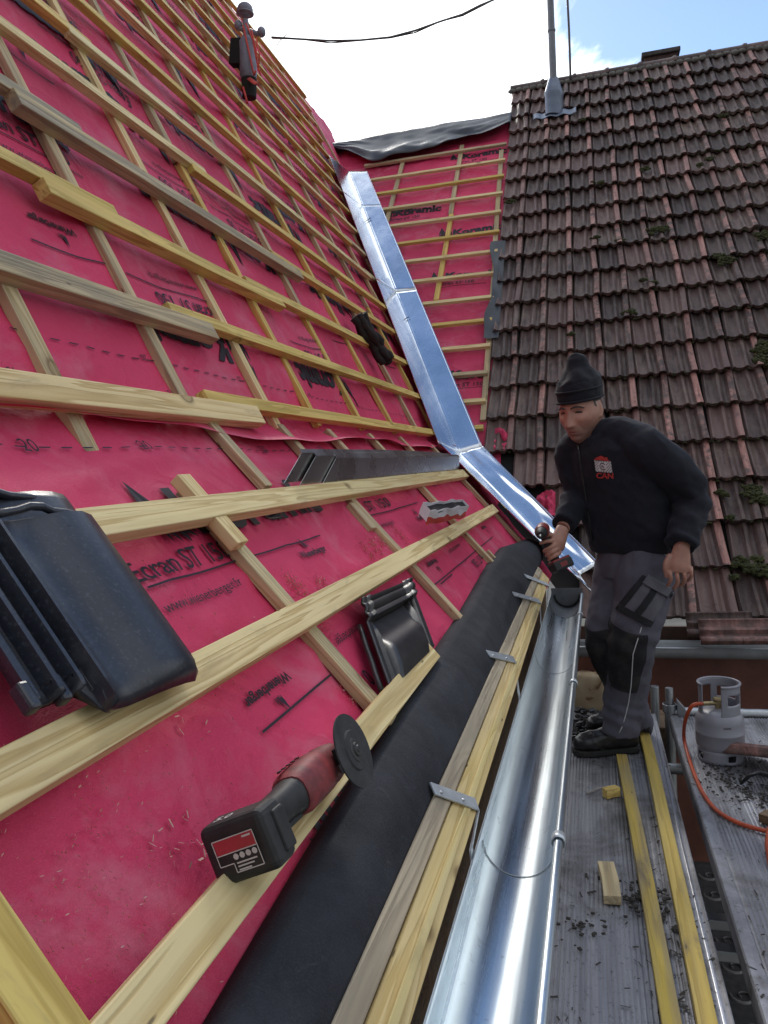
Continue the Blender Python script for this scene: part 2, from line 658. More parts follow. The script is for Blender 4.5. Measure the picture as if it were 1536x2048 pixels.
# ================================================================ the setting
random.seed(11)
gm, gt, gb = new_mat('ground')
gv = coords(gt)
gt.links.new(ramp(gt, noise_n(gt, .35, 6, .65, gv), [(.3, (.05, .048, .04)), (.5, (.10, .095, .085)), (.7, (.06, .075, .03))]), gb.inputs['Base Color'])
gb.inputs['Roughness'].default_value = .95
GZ = -4.2
mb = MB()
mb.grid(lambda a, b: ((a - .5) * 900, (b - .5) * 900, GZ + .25 * noise.noise((a * 60, b * 60, 0))), 60, 60)
tag(mb.build('ground', gm, smooth=True), kind='structure')

# ---------------------------------------------------------------- the house being re-roofed (left)
hs = thing('house', 'house under re-roofing with pink membrane and bare pine battens over both pitches', 'house', (-1.2, 2.5, GZ))
RIDGE_V = -4.55
U0 = -1.2
CBU = [.55, 1.30, 1.80, 2.36, 2.78, 3.42, 4.02, 4.62, 5.2, 5.8, 6.4, 7.0, 7.6, 8.2]           # rafters above the knee
CBL = [.50, 1.46, 2.40, 3.50, 4.70]                        # and below it


def sag(u, cbs):
    for a, b in zip([U0 - .6] + cbs, cbs + [cbs[-1] + 1]):
        if a <= u <= b:
            return math.sin(PI * (u - a) / (b - a)) ** 1.0 * min(1, (b - a) / .6)
    return 0


def wr(u, v):
    """creases of the membrane"""
    a = noise.noise((u * 1.1 + v * .9, v * 2.2, 1.7))
    b = 1 - abs(noise.noise((u * 2.3 + v * 2.0, v * 2.6 - u * .9, 9.1))) * 2
    c = noise.noise((u * 7, v * 7, 3))
    return .007 * a + .017 * max(0, b - .45) + .0012 * c


def memU(u, v):
    return wr(u, v) - .010 * sag(u, CBU) + .010 * max(0, noise.noise((u * .8 + v * 3.1, v * .4, 4.4)))


def memL(u, v):
    return wr(u * 1.1 + 5, v * 1.3) - .006 * sag(u, CBL)


def upper_membrane(a, b):
    v = lerp(RIDGE_V, 0.0, b)
    u = lerp(U0, valley_u(v) + .02, a)
    return FU.P(u, v, memU(u, v))


mb = MB()
mb.grid(upper_membrane, 260, 110)
# the loose lower edge of the upper sheet hangs over the knee
EDGE = lambda u: .075 + .022 * math.sin(u * 3.1 + .6) + .02 * noise.noise((u * 2.2, 3.3, 0))
UK = valley_u(0) - .02


def flap(a, b):
    u = lerp(U0, UK, a)
    v = b * EDGE(u)
    lift = .012 + .022 * b * (0.5 + 1.1 * max(0, noise.noise((u * 2.4, 8.8, 0)) + .25))
    return FL.P(u, v, memU(u, 0) * (1 - b) + b * lift + .004)


mb.grid(flap, 240, 6)
mem_o = mb.build('roof_membrane', M_MEM, hs, smooth=True)
mb = MB()
VL1 = 1.14


def lower_membrane(a, b):
    v = lerp(0.005, VL1, b)
    u = lerp(U0, valley_u(v) - .02, a)
    return FL.P(u, v, memL(u, v) - .002)


mb.grid(lower_membrane, 260, 60)
mem_l = mb.build('roof_membrane', M_MEM, hs, smooth=True)

# counter battens (up the slope), then battens (along the eave)
CT, BT, BW = .024, .030, .042


def cbat(u, v0, v1, w=.045, h=CT, mat=None, f=None, skew=0.0, n0=0.0):
    f = f or RP((v0 + v1) / 2)
    return bar('counter_batten', f.P(u, v0, n0), f.P(u + skew, v1, n0), f.n, w, h, mat or W_CB, hs, bow=random.uniform(-.004, .004), rough=.002)


for i, u in enumerate(CBU):
    v0 = RIDGE_V
    while valley_u(v0) - .12 < u and v0 < 0:
        v0 += .03
    # rafters that start above the valley run on to the knee, those further back stop at the valley
    v1 = {0: .02, 1: .115, 2: -.02, 3: .02, 4: -.01}.get(i, -.02)
    if u > valley_u(0) - .12:
        vv = RIDGE_V
        while vv < 0 and valley_u(vv) - .12 > u:
            vv += .02
        v0, v1 = RIDGE_V, vv
    else:
        v0 = RIDGE_V
    if v1 - v0 < .3:
        continue
    cut = [v0]
    while cut[-1] < v1 - 2.6:
        cut.append(cut[-1] + random.uniform(1.6, 2.4))
    cut.append(v1)
    for a, b in zip(cut, cut[1:]):
        cbat(u + random.uniform(-.012, .012), a + .004, b, mat=random.choice((W_CB, W_CB, W_NEW, W_YEL)), f=FU)
for i, (u, v0, v1) in enumerate(((.50, .745, 1.10), (1.46, .235, 1.10), (2.40, .33, 1.06), (3.50, .29, 1.0), (4.70, .05, .97))):
    cbat(u, max(.0, v0) + .012, v1, w=.048, f=FL, mat=W_CB if i else W_YEL, n0=.002)


# the steep rafters' battens run on a little over the kick
for u, v1 in ((1.86, .265), (2.36, .16), (2.84, .235), (3.42, .20), (4.02, .22)):
    cbat(u, .012, v1, f=FL, n0=.002)


def bat(f, v, u0, u1, w=BW, h=BT, mat=W_YEL, n=CT, bow=0.0, dv=0.0, ends=(0, 0), parent=None):
    return bar('batten', f.P(u0, v, n), f.P(u1, v + dv, n), f.n, w, h, mat, parent or hs, bow=bow, rough=.0016, ends=ends)


LE0, LE1 = FU.hit(658, 312, .05), FU.hit(874, 882, .05)       # left edge of the valley sheet


def vend(v):
    return lerp(LE1[0], LE0[0], (LE1[1] - v) / (LE1[1] - LE0[1])) - .015


# rows above the knee; some are lapped side by side where two lengths meet
row = 0
LAPS = {0: [(1.98, 'W_YEL', 2.20, W_NEW)], 1: [(1.85, '', 2.10, W_OLD)], 2: [(1.55, '', 1.75, W_OLD)], }
v_rows = [(-.012 - .291 * k) for k in range(16)]
for k, v in enumerate(v_rows):
    if v < RIDGE_V + .05:
        break
    ue = vend(v)
    if k == 0:
        bat(FU, v + .012, U0, 2.16, w=.060, h=.034, mat=W_NEW)
        bat(FU, v - .028, 1.86, ue, mat=W_YEL)
    elif k == 1:
        bat(FU, v + .018, U0, 2.14, w=.055, h=.036, mat=W_OLD)
        bat(FU, v - .020, 1.92, ue, mat=W_YEL)
    elif k == 2:
        bat(FU, v - .028, U0, 1.90, mat=W_YEL)
        bat(FU, v + .016, 1.58, 3.02, w=.046, h=.038, mat=W_YEL)
        bat(FU, v - .022, 2.72, ue, mat=W_YEL)
    elif k == 3:
        bat(FU, v - .024, U0, 1.95, mat=W_OLD)
        bat(FU, v + .02, 1.66, 3.60, w=.05, h=.038, mat=W_OLD)
        bat(FU, v - .02, 3.3, ue, mat=W_YEL)
    else:
        c = U0
        ln = [random.uniform(2.6, 4.2), random.uniform(3, 4.2), 9]
        side = 0
        for L in ln:
            e = min(c + L, ue)
            bat(FU, v + side * .021 + random.uniform(-.006, .006), c - (.14 if c > U0 else 0), e, mat=random.choice((W_YEL, W_YEL, W_NEW, W_NEW, W_YEL, W_CB)), bow=random.uniform(-.006, .006))
            c = e
            side = 1 - side
            if e >= ue - .01:
                break
# the three rows below the knee: pale new battens
uL1 = FL.hit(925, 938, .05)
uL2a, uL2b = FL.hit(0, 1560, .05), FL.hit(985, 1010, .05)
uL3a, uL3b = FL.hit(250, 2048, .05), FL.hit(750, 1450, .05)
VB1, VB2, VB3 = FL.hit(500, 1005, .05)[1], FL.hit(500, 1283, .05)[1], FL.hit(500, 1752, .05)[1]
print('rows', VB1, VB2, VB3, uL1, uL2a, uL2b, uL3a, uL3b, UK)
bat(FL, VB1, .60, uL1[0], w=.058, h=.030, mat=W_NEW, bow=.004)
bat(FL, VB2, U0, uL2b[0], w=.058, h=.030, mat=W_NEW, bow=-.003)
bat(FL, VB3, -.6, FL.hit(868, 1300, .05)[0], w=.050, h=.028, mat=W_NEW)
# packing pieces laid on the counter battens
for u, v0, v1, w, h, dx in ((1.425, .235, .425, .05, .026, 0), (2.36, .365, .475, .05, .022, -.01), (3.62, .77, .95, .03, .02, 0.0), (3.34, .12, .30, .05, .02, 0)):
    bar('packing_piece', FL.P(u, v0, .026 if h > .024 else .004), FL.P(u + dx, v1, .026 if h > .024 else .004), FL.n, w, h, W_NEW if h > .024 else W_CB, hs, rough=.002)
bar('batten', FL.P(-.2, .70, .004), FL.P(1.2, 1.45, .004), FL.n, .001, .001, W_NEW, hs) if False else None

# ---- right pitch of the same roof: membrane, battens
VR_T, VR_B = FR.hit(1018, 231, .05)[1], 6.0
print('VR_T', VR_T)


def right_valley_u(v):
    """X of the valley line on the right pitch"""
    p = FR.P(0, v)
    z = p.z
    f = FU if z > K.z else FL
    # point on the left plane at this height
    t = (f.o.z - z) / math.sin(A_UP if z > K.z else A_LO)
    return f.o.x + t * math.cos(A_UP if z > K.z else A_LO) - RO.x


mb = MB()
VRL = 5.85


def memR(u, v):
    return wr(u * 1.2 + 3, v * 1.4 + 8) * 1.3 - .01


def rmem(a, b):
    v = lerp(VR_T, VRL, b)
    u = lerp(right_valley_u(v) - .02, .12, a)
    return FR.P(u, v, memR(u, v))


mb.grid(rmem, 70, 160)
mem_r = mb.build('roof_membrane', M_MEM, hs, smooth=True)
VEDGE = [FR.hit(x, y, .05)[::-1] for x, y in ((733, 343), (962, 890))]
RB = [FR.hit(1006, y, .05)[1] for y in (287, 319, 350, 384, 421, 460, 499, 542, 590, 636, 687, 741, 797, 851)]
print('right rows', [round(x, 2) for x in RB])
for v in RB:
    u0 = lerp(VEDGE[0][1], VEDGE[1][1], (v - VEDGE[0][0]) / (VEDGE[1][0] - VEDGE[0][0])) + .004
    bar('batten', FR.P(u0, v, CT), FR.P(-.015, v, CT), FR.n, .040, BT, random.choice((W_YEL, W_CB, W_NEW)), hs, rough=.0015)
for (x0, y0), (x1, y1) in (((806, 322), (772, 446)), ((924, 290), (872, 600)), ((1003, 300), (966, 840))):
    a, b = FR.hit(x0, y0, .02), FR.hit(x1, y1, .02)
    cut = [(a, b)] if b[1] - a[1] < 2.2 else [(a, ((a[0] + b[0]) / 2, (a[1] + b[1]) / 2)), (((a[0] + b[0]) / 2 + .01, (a[1] + b[1]) / 2 + .003), b)]
    for q, r in cut:
        bar('counter_batten', FR.P(q[0], q[1], 0), FR.P(r[0], r[1], 0), FR.n, .045, CT, random.choice((W_CB, W_YEL)), hs)
# loose strip of blue-grey foil along the cut edge of the old tiles
mb = MB()


def foil(a, b):
    v = lerp(2.75, 4.15, b)
    e = -.055 - .03 * noise.noise((v * 3, 0, 2)) - .02 * math.sin(v * 5)
    u = lerp(e, .05, a)
    return FR.P(u, v, .060 + .012 * noise.noise((u * 20, v * 5, 0)) - .012 * a)


mb.grid(foil, 6, 30)
mb.build('foil_strip', M_SLATEBLUE, hs, smooth=True)
mb = MB()


def scraps(c, r, s):
    def fn(a, b):
        u = c[0] + (a - .5) * r[0]
        v = c[1] + (b - .5) * r[1]
        return FR.P(u, v, c[2] + r[2] * noise.noise((u * 14, v * 14, s)) + r[2] * .5 * noise.noise((u * 40, v * 40, s)))
    return fn


for px, py, ru, rv, s in ((1003, 880, .10, .20, 1), (1092, 1008, .12, .22, 5)):
    u, v = FR.hit(px, py, .05)
    mb = MB()
    mb.grid(scraps((u, v, .05), (ru, rv, .07), s), 14, 14)
    mb.build('membrane_scrap', M_MEM, hs, smooth=True)

# gable-less body of the house: wall under the eave, fascia
EV = FL.P(0, VL1, 0)
mb = MB()
mb.box((EV.x - .35, 1.6, (GZ + EV.z - .25) / 2), (.3, 7.4, EV.z - .25 - GZ))
mb.build('wall', M_PLASTER, hs)
mb = MB()
mb.box((EV.x - .045, 1.6, EV.z - .12), (.03, 6.2, .2))
mb.build('fascia_board', W_BROWN, hs)

# ---------------------------------------------------------------- right house: old tiled roof
rh = thing('tiled_house', 'neighbouring house with old mossy dark brown interlocking tile roof', 'house', (1.5, 8, GZ))
NROW, NCOL = 20, 22
prof = [(0, .003), (.004, .008), (.013, .017), (.022, .017), (.032, .010), (.050, .003), (.068, .003), (.084, .012), (.094, .021), (.110, .021), (.120, .012), (.132, .003), (.148, .003), (.156, .009),
        (.164, .021), (.170, .026), (.180, .028), (.196, .028), (.204, .025), (.209, .012), (.213, .002)]
mb = MB()
LT = GAUGE_R + .055


def rib_of(x):
    return 1.0 if .160 < x < .206 else (.22 if .090 < x < .116 else .0)


VERGE_LOW = 15                                    # the lowest rows start further right
for k in range(0, NROW + 1):
    for c in range(NCOL):
        if c < (0, 0, 1, 2, 3, 3, 3)[max(0, k - 15)]:
            continue
        vb = k * GAUGE_R
        if k == 0:
            vtop = -.43 + .06
        u0 = c * TW + random.uniform(-.002, .002)
        tilt = random.uniform(-.003, .004)
        rnd = random.random()
        rib_k = .25 + .8 * random.random()
        warm = 1.0 if random.random() < (.42 if c < 4 else .10) else 0.0
        du = random.uniform(-.006, .006)
        jig = random.uniform(-.006, .006)
        yaw = random.uniform(-.004, .004)
        b0 = len(mb.v)
        vs = (vb - (LT if k else .40), vb - .12, vb - .02 + jig, vb + jig)
        ns = (.004, .032, .050 + tilt, .053 + tilt)
        npf = len(prof)
        for v_, n_ in zip(vs, ns):
            for x, hgt in prof:
                chip = .0
                if v_ == vs[3]:
                    chip = -.008 * max(0, noise.noise((u0 + x, vb, 5.5)) * 2) + (.006 if .164 < x < .206 else 0) - (.008 if .125 < x < .155 or .035 < x < .08 else 0)
                mb.v.append(FR.P(u0 + x + yaw * (v_ - vb) * 10 + du * 0, v_ + chip, n_ + hgt * 1.35))
        for x, hgt in prof:                        # underside of the front edge
            mb.v.append(FR.P(u0 + x, vs[3] - .004, ns[3] + hgt * 1.35 - .026))
        for r in range(4):
            for j in range(npf - 1):
                a = b0 + r * npf + j
                xm = (prof[j][0] + prof[j + 1][0]) / 2
                rb = rib_of(xm) if r < 3 else .3
                mb.face((a, a + 1, a + npf + 1, a + npf), 0, (rb * rib_k, rnd, warm))
mb.build('roof_tiles', M_TILE, rh, smooth=True, auto=38)
# the boarding and the felt under the tiles
mb = MB()
c0, c1 = FR.P(0.0, -.42, -.03), FR.P(NCOL * TW, 6.42, -.03)
mb.face([mb.vert(FR.P(*q)) for q in ((.0, -.42, -.012), (NCOL * TW, -.42, -.012), (NCOL * TW, 6.74, -.012), (right_valley_u(6.74) - .05, 6.74, -.012), (right_valley_u(5.86) - .02, 5.86, -.012), (.0, 5.86, -.012))])
mb.build('roof_deck', M_DARK, rh)
# ridge: half-round caps in mortar
mb = MB()
RV = -.455
for c in range(int(NCOL * TW / .36) + 1):
    x0 = c * .36 - .02
    p = FR.P(x0, RV, .01)
    rg = []
    for dx, r in ((0, .085), (.34, .085), (.365, .100), (.39, .098)):
        rg.append([p + V((dx, math.cos(a) * r * 1.15, math.sin(a) * r * .9 - .03)) for a in [PI * i / 12 for i in range(13)]])
    mb.loft(rg, closed=False, cap=False, col=(.15, random.random(), .0))
mb.build('ridge_cap', M_TILE, rh, smooth=True, auto=50)
mb = MB()
for c in range(60):
    u = c * .08
    mb.sphere(FR.P(u, RV + .10 + random.uniform(-.01, .01), .045), (.05, .03, .022 + .01 * random.random()), 8, 5, rot=None)
mb.build('mortar', plain('old_mortar', (.16, .155, .14), .95, var=.4, scale=20, bmp=.5), rh, smooth=True)
# verge of the old tiles
mb = MB()
mb.box((0, 0, 0), (.022, 5.5, .05))
vg = mb.build('verge_board', W_BROWN, rh, M=None)
vg.matrix_world = rmat(FR.P(-.004, 2.6, .012), FR.v, FR.n) @ Matrix.Rotation(PI / 2, 4, 'Z')
par(vg, rh)
# back pitch, wall, fascia, soffit
top = FR.P(0, RV, -.02)
mb = MB()
mb.face([mb.vert(q) for q in ((RO.x + .02, top.y, top.z - .03), (4.2, top.y, top.z - .03), (4.2, top.y + 4, top.z - 4.2), (RO.x + .02, top.y + 4, top.z - 4.2))])
mb.build('back_pitch', M_TILE, rh)
EY, EZ = FR.P(0, 6.76).y, FR.P(0, 6.76).z
print('right eave', EY, EZ)
mb = MB()
mb.box((2.2, EY + .42, (GZ + EZ) / 2 - .1), (5.0, .3, EZ - .2 - GZ))
mb.build('wall', M_BROWN, rh)
mb = MB()
mb.box((2.05, EY + .07, EZ - .115), (4.4, .03, .13))
mb.build('fascia_board', M_PEEL, rh, bevel=.003)
mb = MB()
mb.box((2.05, EY + .18, EZ - .19), (4.4, .2, .02))
mb.build('soffit', W_BROWN, rh)
mb = MB()
mb.box((2.05, EY + .10, EZ - .40), (4.4, .05, .36))
mb.build('cladding_board', M_BROWN, rh, bevel=.003)
# chimney stack behind the ridge
ch = atY(1318, 130, top.y + .9)
cs = thing('chimney', 'low dark brick chimney behind the tiled ridge', 'chimney', (ch.x, ch.y, ch.z - .6))
mb = MB()
mb.box((ch.x, ch.y, ch.z - .45), (.38, .5, .9))
mb.build('stack', plain('dark_brick', (.085, .05, .045), .9, var=.4, scale=30, bmp=.5), cs, bevel=.006)
mb = MB()
mb.box((ch.x, ch.y, ch.z + .025), (.44, .58, .05))
mb.build('cap', plain('sooty_concrete', (.07, .062, .06), .95, var=.4, scale=20), cs, bevel=.008)
for dx in (-.13, .17):
    mb = MB()
    mb.tube([(ch.x + dx, ch.y - .1, ch.z + .04), (ch.x + dx, ch.y - .1, ch.z + .11)], [.03, .018], 8)
    mb.build('stub', M_DARK, cs)
# ================================================================ sheet metal
random.seed(5)


def strip(cl, cc, cr, n, lip=.008, rib=.004, dent=0.0, seed=0, right_k=1.0):
    """folded valley sheet between three edge lines (left, fold, right), each a pair of points"""
    mb = MB()
    rings = []
    for i in range(n + 1):
        t = i / n
        L, C, Rr = [a.lerp(b, t) for a, b in (cl, cc, cr)]
        up = (FR.n + FU.n).normalized()
        nl = V((.80, -.2, .57)).normalized()
        ring = [L + up * lip + (C - L).normalized() * .012, L + up * lip * .8, L]
        for k in (.25, .5, .75):
            ring.append(L.lerp(C, k) + up * dent * .5 * noise.noise((t * 6, k * 2, seed)))
        ring += [L.lerp(C, .93), C + up * rib, C + (Rr - C).normalized() * .012 + up * rib * .9, C + (Rr - C) * .10]
        for k in (.2, .3, .4, .5, .6, .7, .8, .9):
            d = dent * (noise.noise((t * 5 + k, k * 2.5, seed + 4)) + .7 * (1 - 2 * abs(noise.noise((t * 4 - k * 1.5, k * 2, seed + 8)))))
            ring.append(C.lerp(Rr, k) + up * d * math.sin(PI * (k - .1) / .9))
        ring += [Rr, Rr + up * lip * .8, Rr + up * lip + (C - Rr).normalized() * .012]
        rings.append(ring)
    mb.loft(rings, closed=False, cap=False)
    return mb


def PR(px, py, off=.02):
    return FR.hp(px, py, off)


vt = thing('valley_flashing', 'long bright folded zinc valley sheet shining blue and white between the two roofs', 'valley flashing', FR.hp(914, 903, 0))
# upper run: fold line on the right pitch, left wing up the left pitch
CT_, CK_ = FR.hp(697, 343, .040), FR.hp(916, 903, .040)
LT_, LK_ = FU.hp(658, 312, .06), FU.hp(874, 882, .06)
RT_, RK_ = FR.hp(733, 343, .060), FR.hp(962, 890, .060)
print('valley', CT_, CK_, LT_, LK_, RT_, RK_)
seams = (0, .17, .53, 1.0)
for i in range(3):
    a, b = seams[i], seams[i + 1] + (.012 if i < 2 else .01)
    o = V((0, 0, .0012 * (2 - i)))
    mbs = strip([LT_.lerp(LK_, a) + o, LT_.lerp(LK_, b) + o], [CT_.lerp(CK_, a) + o, CT_.lerp(CK_, b) + o], [RT_.lerp(RK_, a) + o, RT_.lerp(RK_, b) + o], 26, dent=.0006, seed=i * 7)
    mbs.build('sheet', M_VALLEY, vt, smooth=True, auto=28, solid=.0012)
LB_, CB_, RB_ = FL.hp(1186, 1188, .05), FR.hp(1160, 1150, .26), FR.hp(1197, 1128, .26)
LB_ = atY(1186, 1188, CB_.y - .07)
print('valley low', LB_, CB_, RB_)
mbs = strip([LK_ + V((.0, 0, -.003)), LB_], [CK_ + V((0, 0, -.003)), CB_], [RK_ + V((0, 0, -.003)), RB_], 40, dent=.009, seed=31)
mbs.build('sheet', M_VALLEY, vt, smooth=True, auto=30, solid=.0012)
# dark lap marks where two sheets overlap
for a, b, c in (((722, 437), (731, 443), (741, 436)), ((799, 632), (806, 639), (818, 634))):
    mb = MB()
    mb.tube([FR.hp(a[0], a[1], .062), FR.hp(b[0], b[1], .055), FR.hp(c[0], c[1], .058)], .004, 6)
    mb.build('lap_seam', M_DARK, vt)

# dark foil over the ridge of the right pitch
tp = MB()
U_L = right_valley_u(VR_T) - .22
TARP_LOW = [FR.hit(x, y, .05) for x, y in ((672, 300), (700, 312), (745, 326), (790, 322), (850, 306), (930, 284), (985, 268), (1015, 256), (1040, 250))]


def tarp(a, b):
    u = lerp(U_L, .02, a)
    low = interp(u, TARP_LOW) + .03 * math.sin(a * 23)
    wv = .045 * noise.noise((u * 2.2, b * 3, 1)) + .02 * noise.noise((u * 6, b * 7, 4))
    if b < .8:
        v = lerp(low, VR_T - .01, b / .8)
        return FR.P(u, v, .07 + wv * (1.1 - b) + .03 * (1 - b))
    t = (b - .8) / .2
    p = FR.P(u, VR_T - .01, .07 + wv * (1.1 - b))
    return p + V((0, .45 * t, .02 * math.sin(PI * t) - .40 * t))


tp.grid(tarp, 90, 24)
to = tag(tp.build('tarpaulin', M_TARP, smooth=True, solid=.002), 'black crinkled foil sheet folded over the ridge of the pink right pitch', 'tarpaulin')

# antenna pole with its roof boot
pb = FR.hp(1109, 224, .06)
pt = thing('mast', 'tall grey steel pole rising from a boot in the tiled roof near the ridge', 'mast', pb)
ptop = atY(1108, 0, pb.y)
mb = MB()
ztop = ptop.z + .9
mb.tube([pb + V((0, 0, -.15)), V((pb.x, pb.y, ptop.z + .02)), V((pb.x, pb.y, ztop))], [.040, .036, .034], 16)
mb.tube([(pb.x, pb.y, pb.z + .85), (pb.x, pb.y, pb.z + .87)], .043, 16)
mb.build('pole', plain('grey_galvanised', (.17, .18, .20), .5, .3, .2, 20), pt, smooth=True, auto=40)
M_BOOT = plain('blue_grey_lead', (.16, .19, .25), .42, .4, .2, 14, .2, 30)
mb = MB()
ax = V((0, 0, 1))
mb.tube([pb + V((0, .0, -.05)), pb + V((0, .02, .16)), pb + V((0, .02, .20)), pb + V((0, .02, .22)), pb + V((0, .02, .36))], [(.12, .075), (.115, .075), (.12, .085), (.11, .08), .055], 20)
mb.build('roof_boot', M_BOOT, pt, smooth=True, auto=40)
mb = MB()
u, v = FR.hit(1109, 230, .06)
mb.grid(lambda a, b: FR.P(u + (a - .5) * .46, v - .08 + b * .12 + .02 * math.sin(a * PI), .078 + .01 * math.sin(a * 20) - .03 * abs(a - .5)), 24, 6)
mb.build('apron', M_BOOT, pt, smooth=True, solid=.003)
# cables
M_CABLE = plain('grey_cable', (.10, .09, .09), .6)
mb = MB()
q = [atY(x, y, pb.y + .12) for x, y in ((1141, 160), (1140, 120), (1138, 60), (1135, 0), (1133, -50))]
mb.tube(q, .013, 6)
tag(mb.build('cable', M_CABLE, smooth=True), 'thin dark cable hanging beside the steel pole above the tiled ridge', 'cable')
mb = MB()
pth = []
for x, y in ((543, 76), (600, 79), (660, 81), (720, 79), (780, 73), (830, 62), (880, 44), (925, 27), (960, 12), (990, -3), (1040, -35)):
    pth.append(atY(x, y + 1.5 * math.sin(x * .09), 7.2 + (x - 540) * .004))
mb.tube(pth, .011, 6)
mb.tube([p + V((0, .02, .012 * math.sin(i * 2.3))) for i, p in enumerate(pth)], .007, 6)
mb.tube([pth[0] + V((.16, 0, 0)), pth[0] + V((.08, 0, -.05)), pth[0] + V((.05, 0, -.09))], .004, 5)
tag(mb.build('cable', M_CABLE, smooth=True), 'twisted overhead cable sagging across the white sky', 'cable')

# the insulator mast on the left roof
mu, mv = FU.hit(499, 195, .05)
mbse = FU.P(mu, mv, .06)
it = thing('service_mast', 'short dark service mast with round cap and red straps on the pink roof', 'service mast', mbse)


def mp_(x, y):
    return atY(x, y, mbse.y - .02)


M_GREYBL = plain('grey_mast_steel', (.21, .21, .26), .5, .2, .3, 14)
mb = MB()
mb.tube([mp_(499, 196), mp_(498, 158)], [.045, .05], 14)
mb.build('foot', M_DARK, it, smooth=True, auto=40)
mb = MB()
mb.tube([mp_(498, 160), mp_(497, 150), mp_(494, 84), mp_(493, 74)], [.045, .056, .052, .03], 16)
mb.build('cylinder', M_GREYBL, it, smooth=True, auto=40)
mb = MB()
mb.tube([mp_(493, 76), mp_(491, 40)], [.022, .020], 10)
mb.sphere(mp_(490, 20), (.052, .052, .046), 14, 10)
mb.tube([mp_(490, 31), mp_(490, 28), mp_(490, 26)], [.03, .058, .058], 14)
mb.tube([mp_(489, 10), mp_(489, 4)], [.014, .010], 8)
mb.build('cap', M_GREYBL, it, smooth=True, auto=40)
mb = MB()
mb.tube([mp_(474, 56), mp_(492, 60), mp_(512, 66), mp_(526, 70)], .016, 8)
for x, y in ((477, 51), (523, 64)):
    mb.sphere(mp_(x, y), (.028, .028, .034), 10, 7)
mb.build('crossarm', M_GREYBL, it, smooth=True, auto=40)
mb = MB()
mb.box(mp_(474, 106), (.075, .07, .16), Matrix.Rotation(.15, 3, 'Y'))
mb.tube([mp_(478, 84), mp_(470, 96), mp_(472, 130), mp_(488, 150), mp_(503, 146)], .008, 6)
mb.build('junction_box', M_DARK, it, bevel=.006)
M_STRAP = plain('red_strap', (.55, .05, .035), .6, var=.25)
for k, (pp, ww) in enumerate((([(494, 60), (503, 100), (516, 160), (519, 150)], .012), ([(500, 56), (514, 90), (524, 145), (529, 160)], .012), ([(511, 70), (520, 110), (524, 150), (527, 120), (520, 86)], .009), ([(505, 165), (514, 172), (520, 176)], .030), ([(494, 182), (499, 200), (503, 216)], .014))):
    mb = MB()
    mb.tube([mp_(x, y) + V((0, -.06, 0)) for x, y in pp], [(ww * .55, .003)] * len(pp), 8)
    mb.build('strap', M_STRAP, it, smooth=True)

# ---------------------------------------------------------------- eave of the left roof
tl0, tl1 = FL.hit(670, 2048, .05), FL.hit(1052, 1170, .05)
tr0, tr1 = FL.hit(828, 2048, .05), FL.hit(1100, 1190, .05)
print('eave board', tl0, tl1, tr0, tr1)
W_EAVE = wood('eave_pine', (.66, .54, .30), (.48, .35, .15), grey=.15, green=.3, knots=True, stain=.3)
W_EGREY = wood('eave_grey', (.46, .40, .31), (.30, .25, .19), grey=.6, stain=.5)
ve = (tl0[1] + tr0[1]) / 2
for nm, va, vb_, h, m in (('eaves_board', tl0[1], tl0[1] + .034, .030, W_EGREY), ('eaves_board', tl0[1] + .037, tr0[1], .027, W_EAVE)):
    vm = (va + vb_) / 2
    bar(nm, FL.P(-.3, vm, .022), FL.P(4.25, vm - .012, .022), FL.n, vb_ - va, h, m, hs, rough=.001, bevel=.003)
bar('eaves_board', FL.P(-.3, tl0[1] + .068, .049), FL.P(4.2, tl0[1] + .056, .049), FL.n, .014, .004, W_EAVE, hs, rough=.001, bevel=.0015)
EDGE_P = FL.P(0, tr0[1], .0)
# black felt strip draped beside it
BL = [(-.4, .955), (FL.hit(430, 2048, .03)[0], FL.hit(430, 2048, .03)[1])] + [FL.hit(x, y, .04) for x, y in ((640, 1690), (800, 1420), (930, 1220), (985, 1120), (1010, 1088), (1055, 1075))]
print('felt', [(round(a, 2), round(b, 3)) for a, b in BL])
UEND = BL[-1][0] - .05
mb = MB()


def felt(a, b):
    u = lerp(-.4, UEND, a)
    vl = interp(u, BL)
    vr = tl0[1] - .004
    v = lerp(vl, vr, b)
    hump = .016 + .026 * sm(.78, 1.0, a)
    edge = .026 * sm(0, .10, b)
    n = .004 + edge + hump * math.sin(PI * b) + .010 * b + .004 * noise.noise((u * 1.5, v * 9, 2)) + .0035 * (1 - 2 * abs(noise.noise((u * 2.2 + v * 5, v * 12 - u * .6, 5)))) * min(1, b * 6)
    if b == 0:
        n = .004
    if a > .985:
        n -= .05 * (a - .985) / .015
    return FL.P(u, v, max(.003, n))


mb.grid(felt, 120, 18)
fo = tag(mb.build('felt_strip', M_BLACK, smooth=True, solid=.004), 'long black felt strip draped along the eave beside the pale board', 'roofing felt')

# ---------------------------------------------------------------- gutter of the left roof
ZG = H - .76
gl0, gl1 = atZ(860, 2048, ZG), atZ(1104, 1192, ZG)
gr0, gr1 = atZ(1076, 2048, ZG), atZ(1163, 1188, ZG)
print('gutter', gl0, gl1, gr0, gr1)
gu = thing('gutter', 'new shiny galvanised half-round gutter along the left eave, hung in strap hooks', 'gutter', gl0)
YG0, YG1 = .25, (gl1.y + gr1.y) / 2
xl = lambda y: lerp(gl0.x, gl1.x, (y - gl0.y) / (gl1.y - gl0.y))
xr = lambda y: lerp(gr0.x, gr1.x, (y - gr0.y) / (gr1.y - gr0.y))


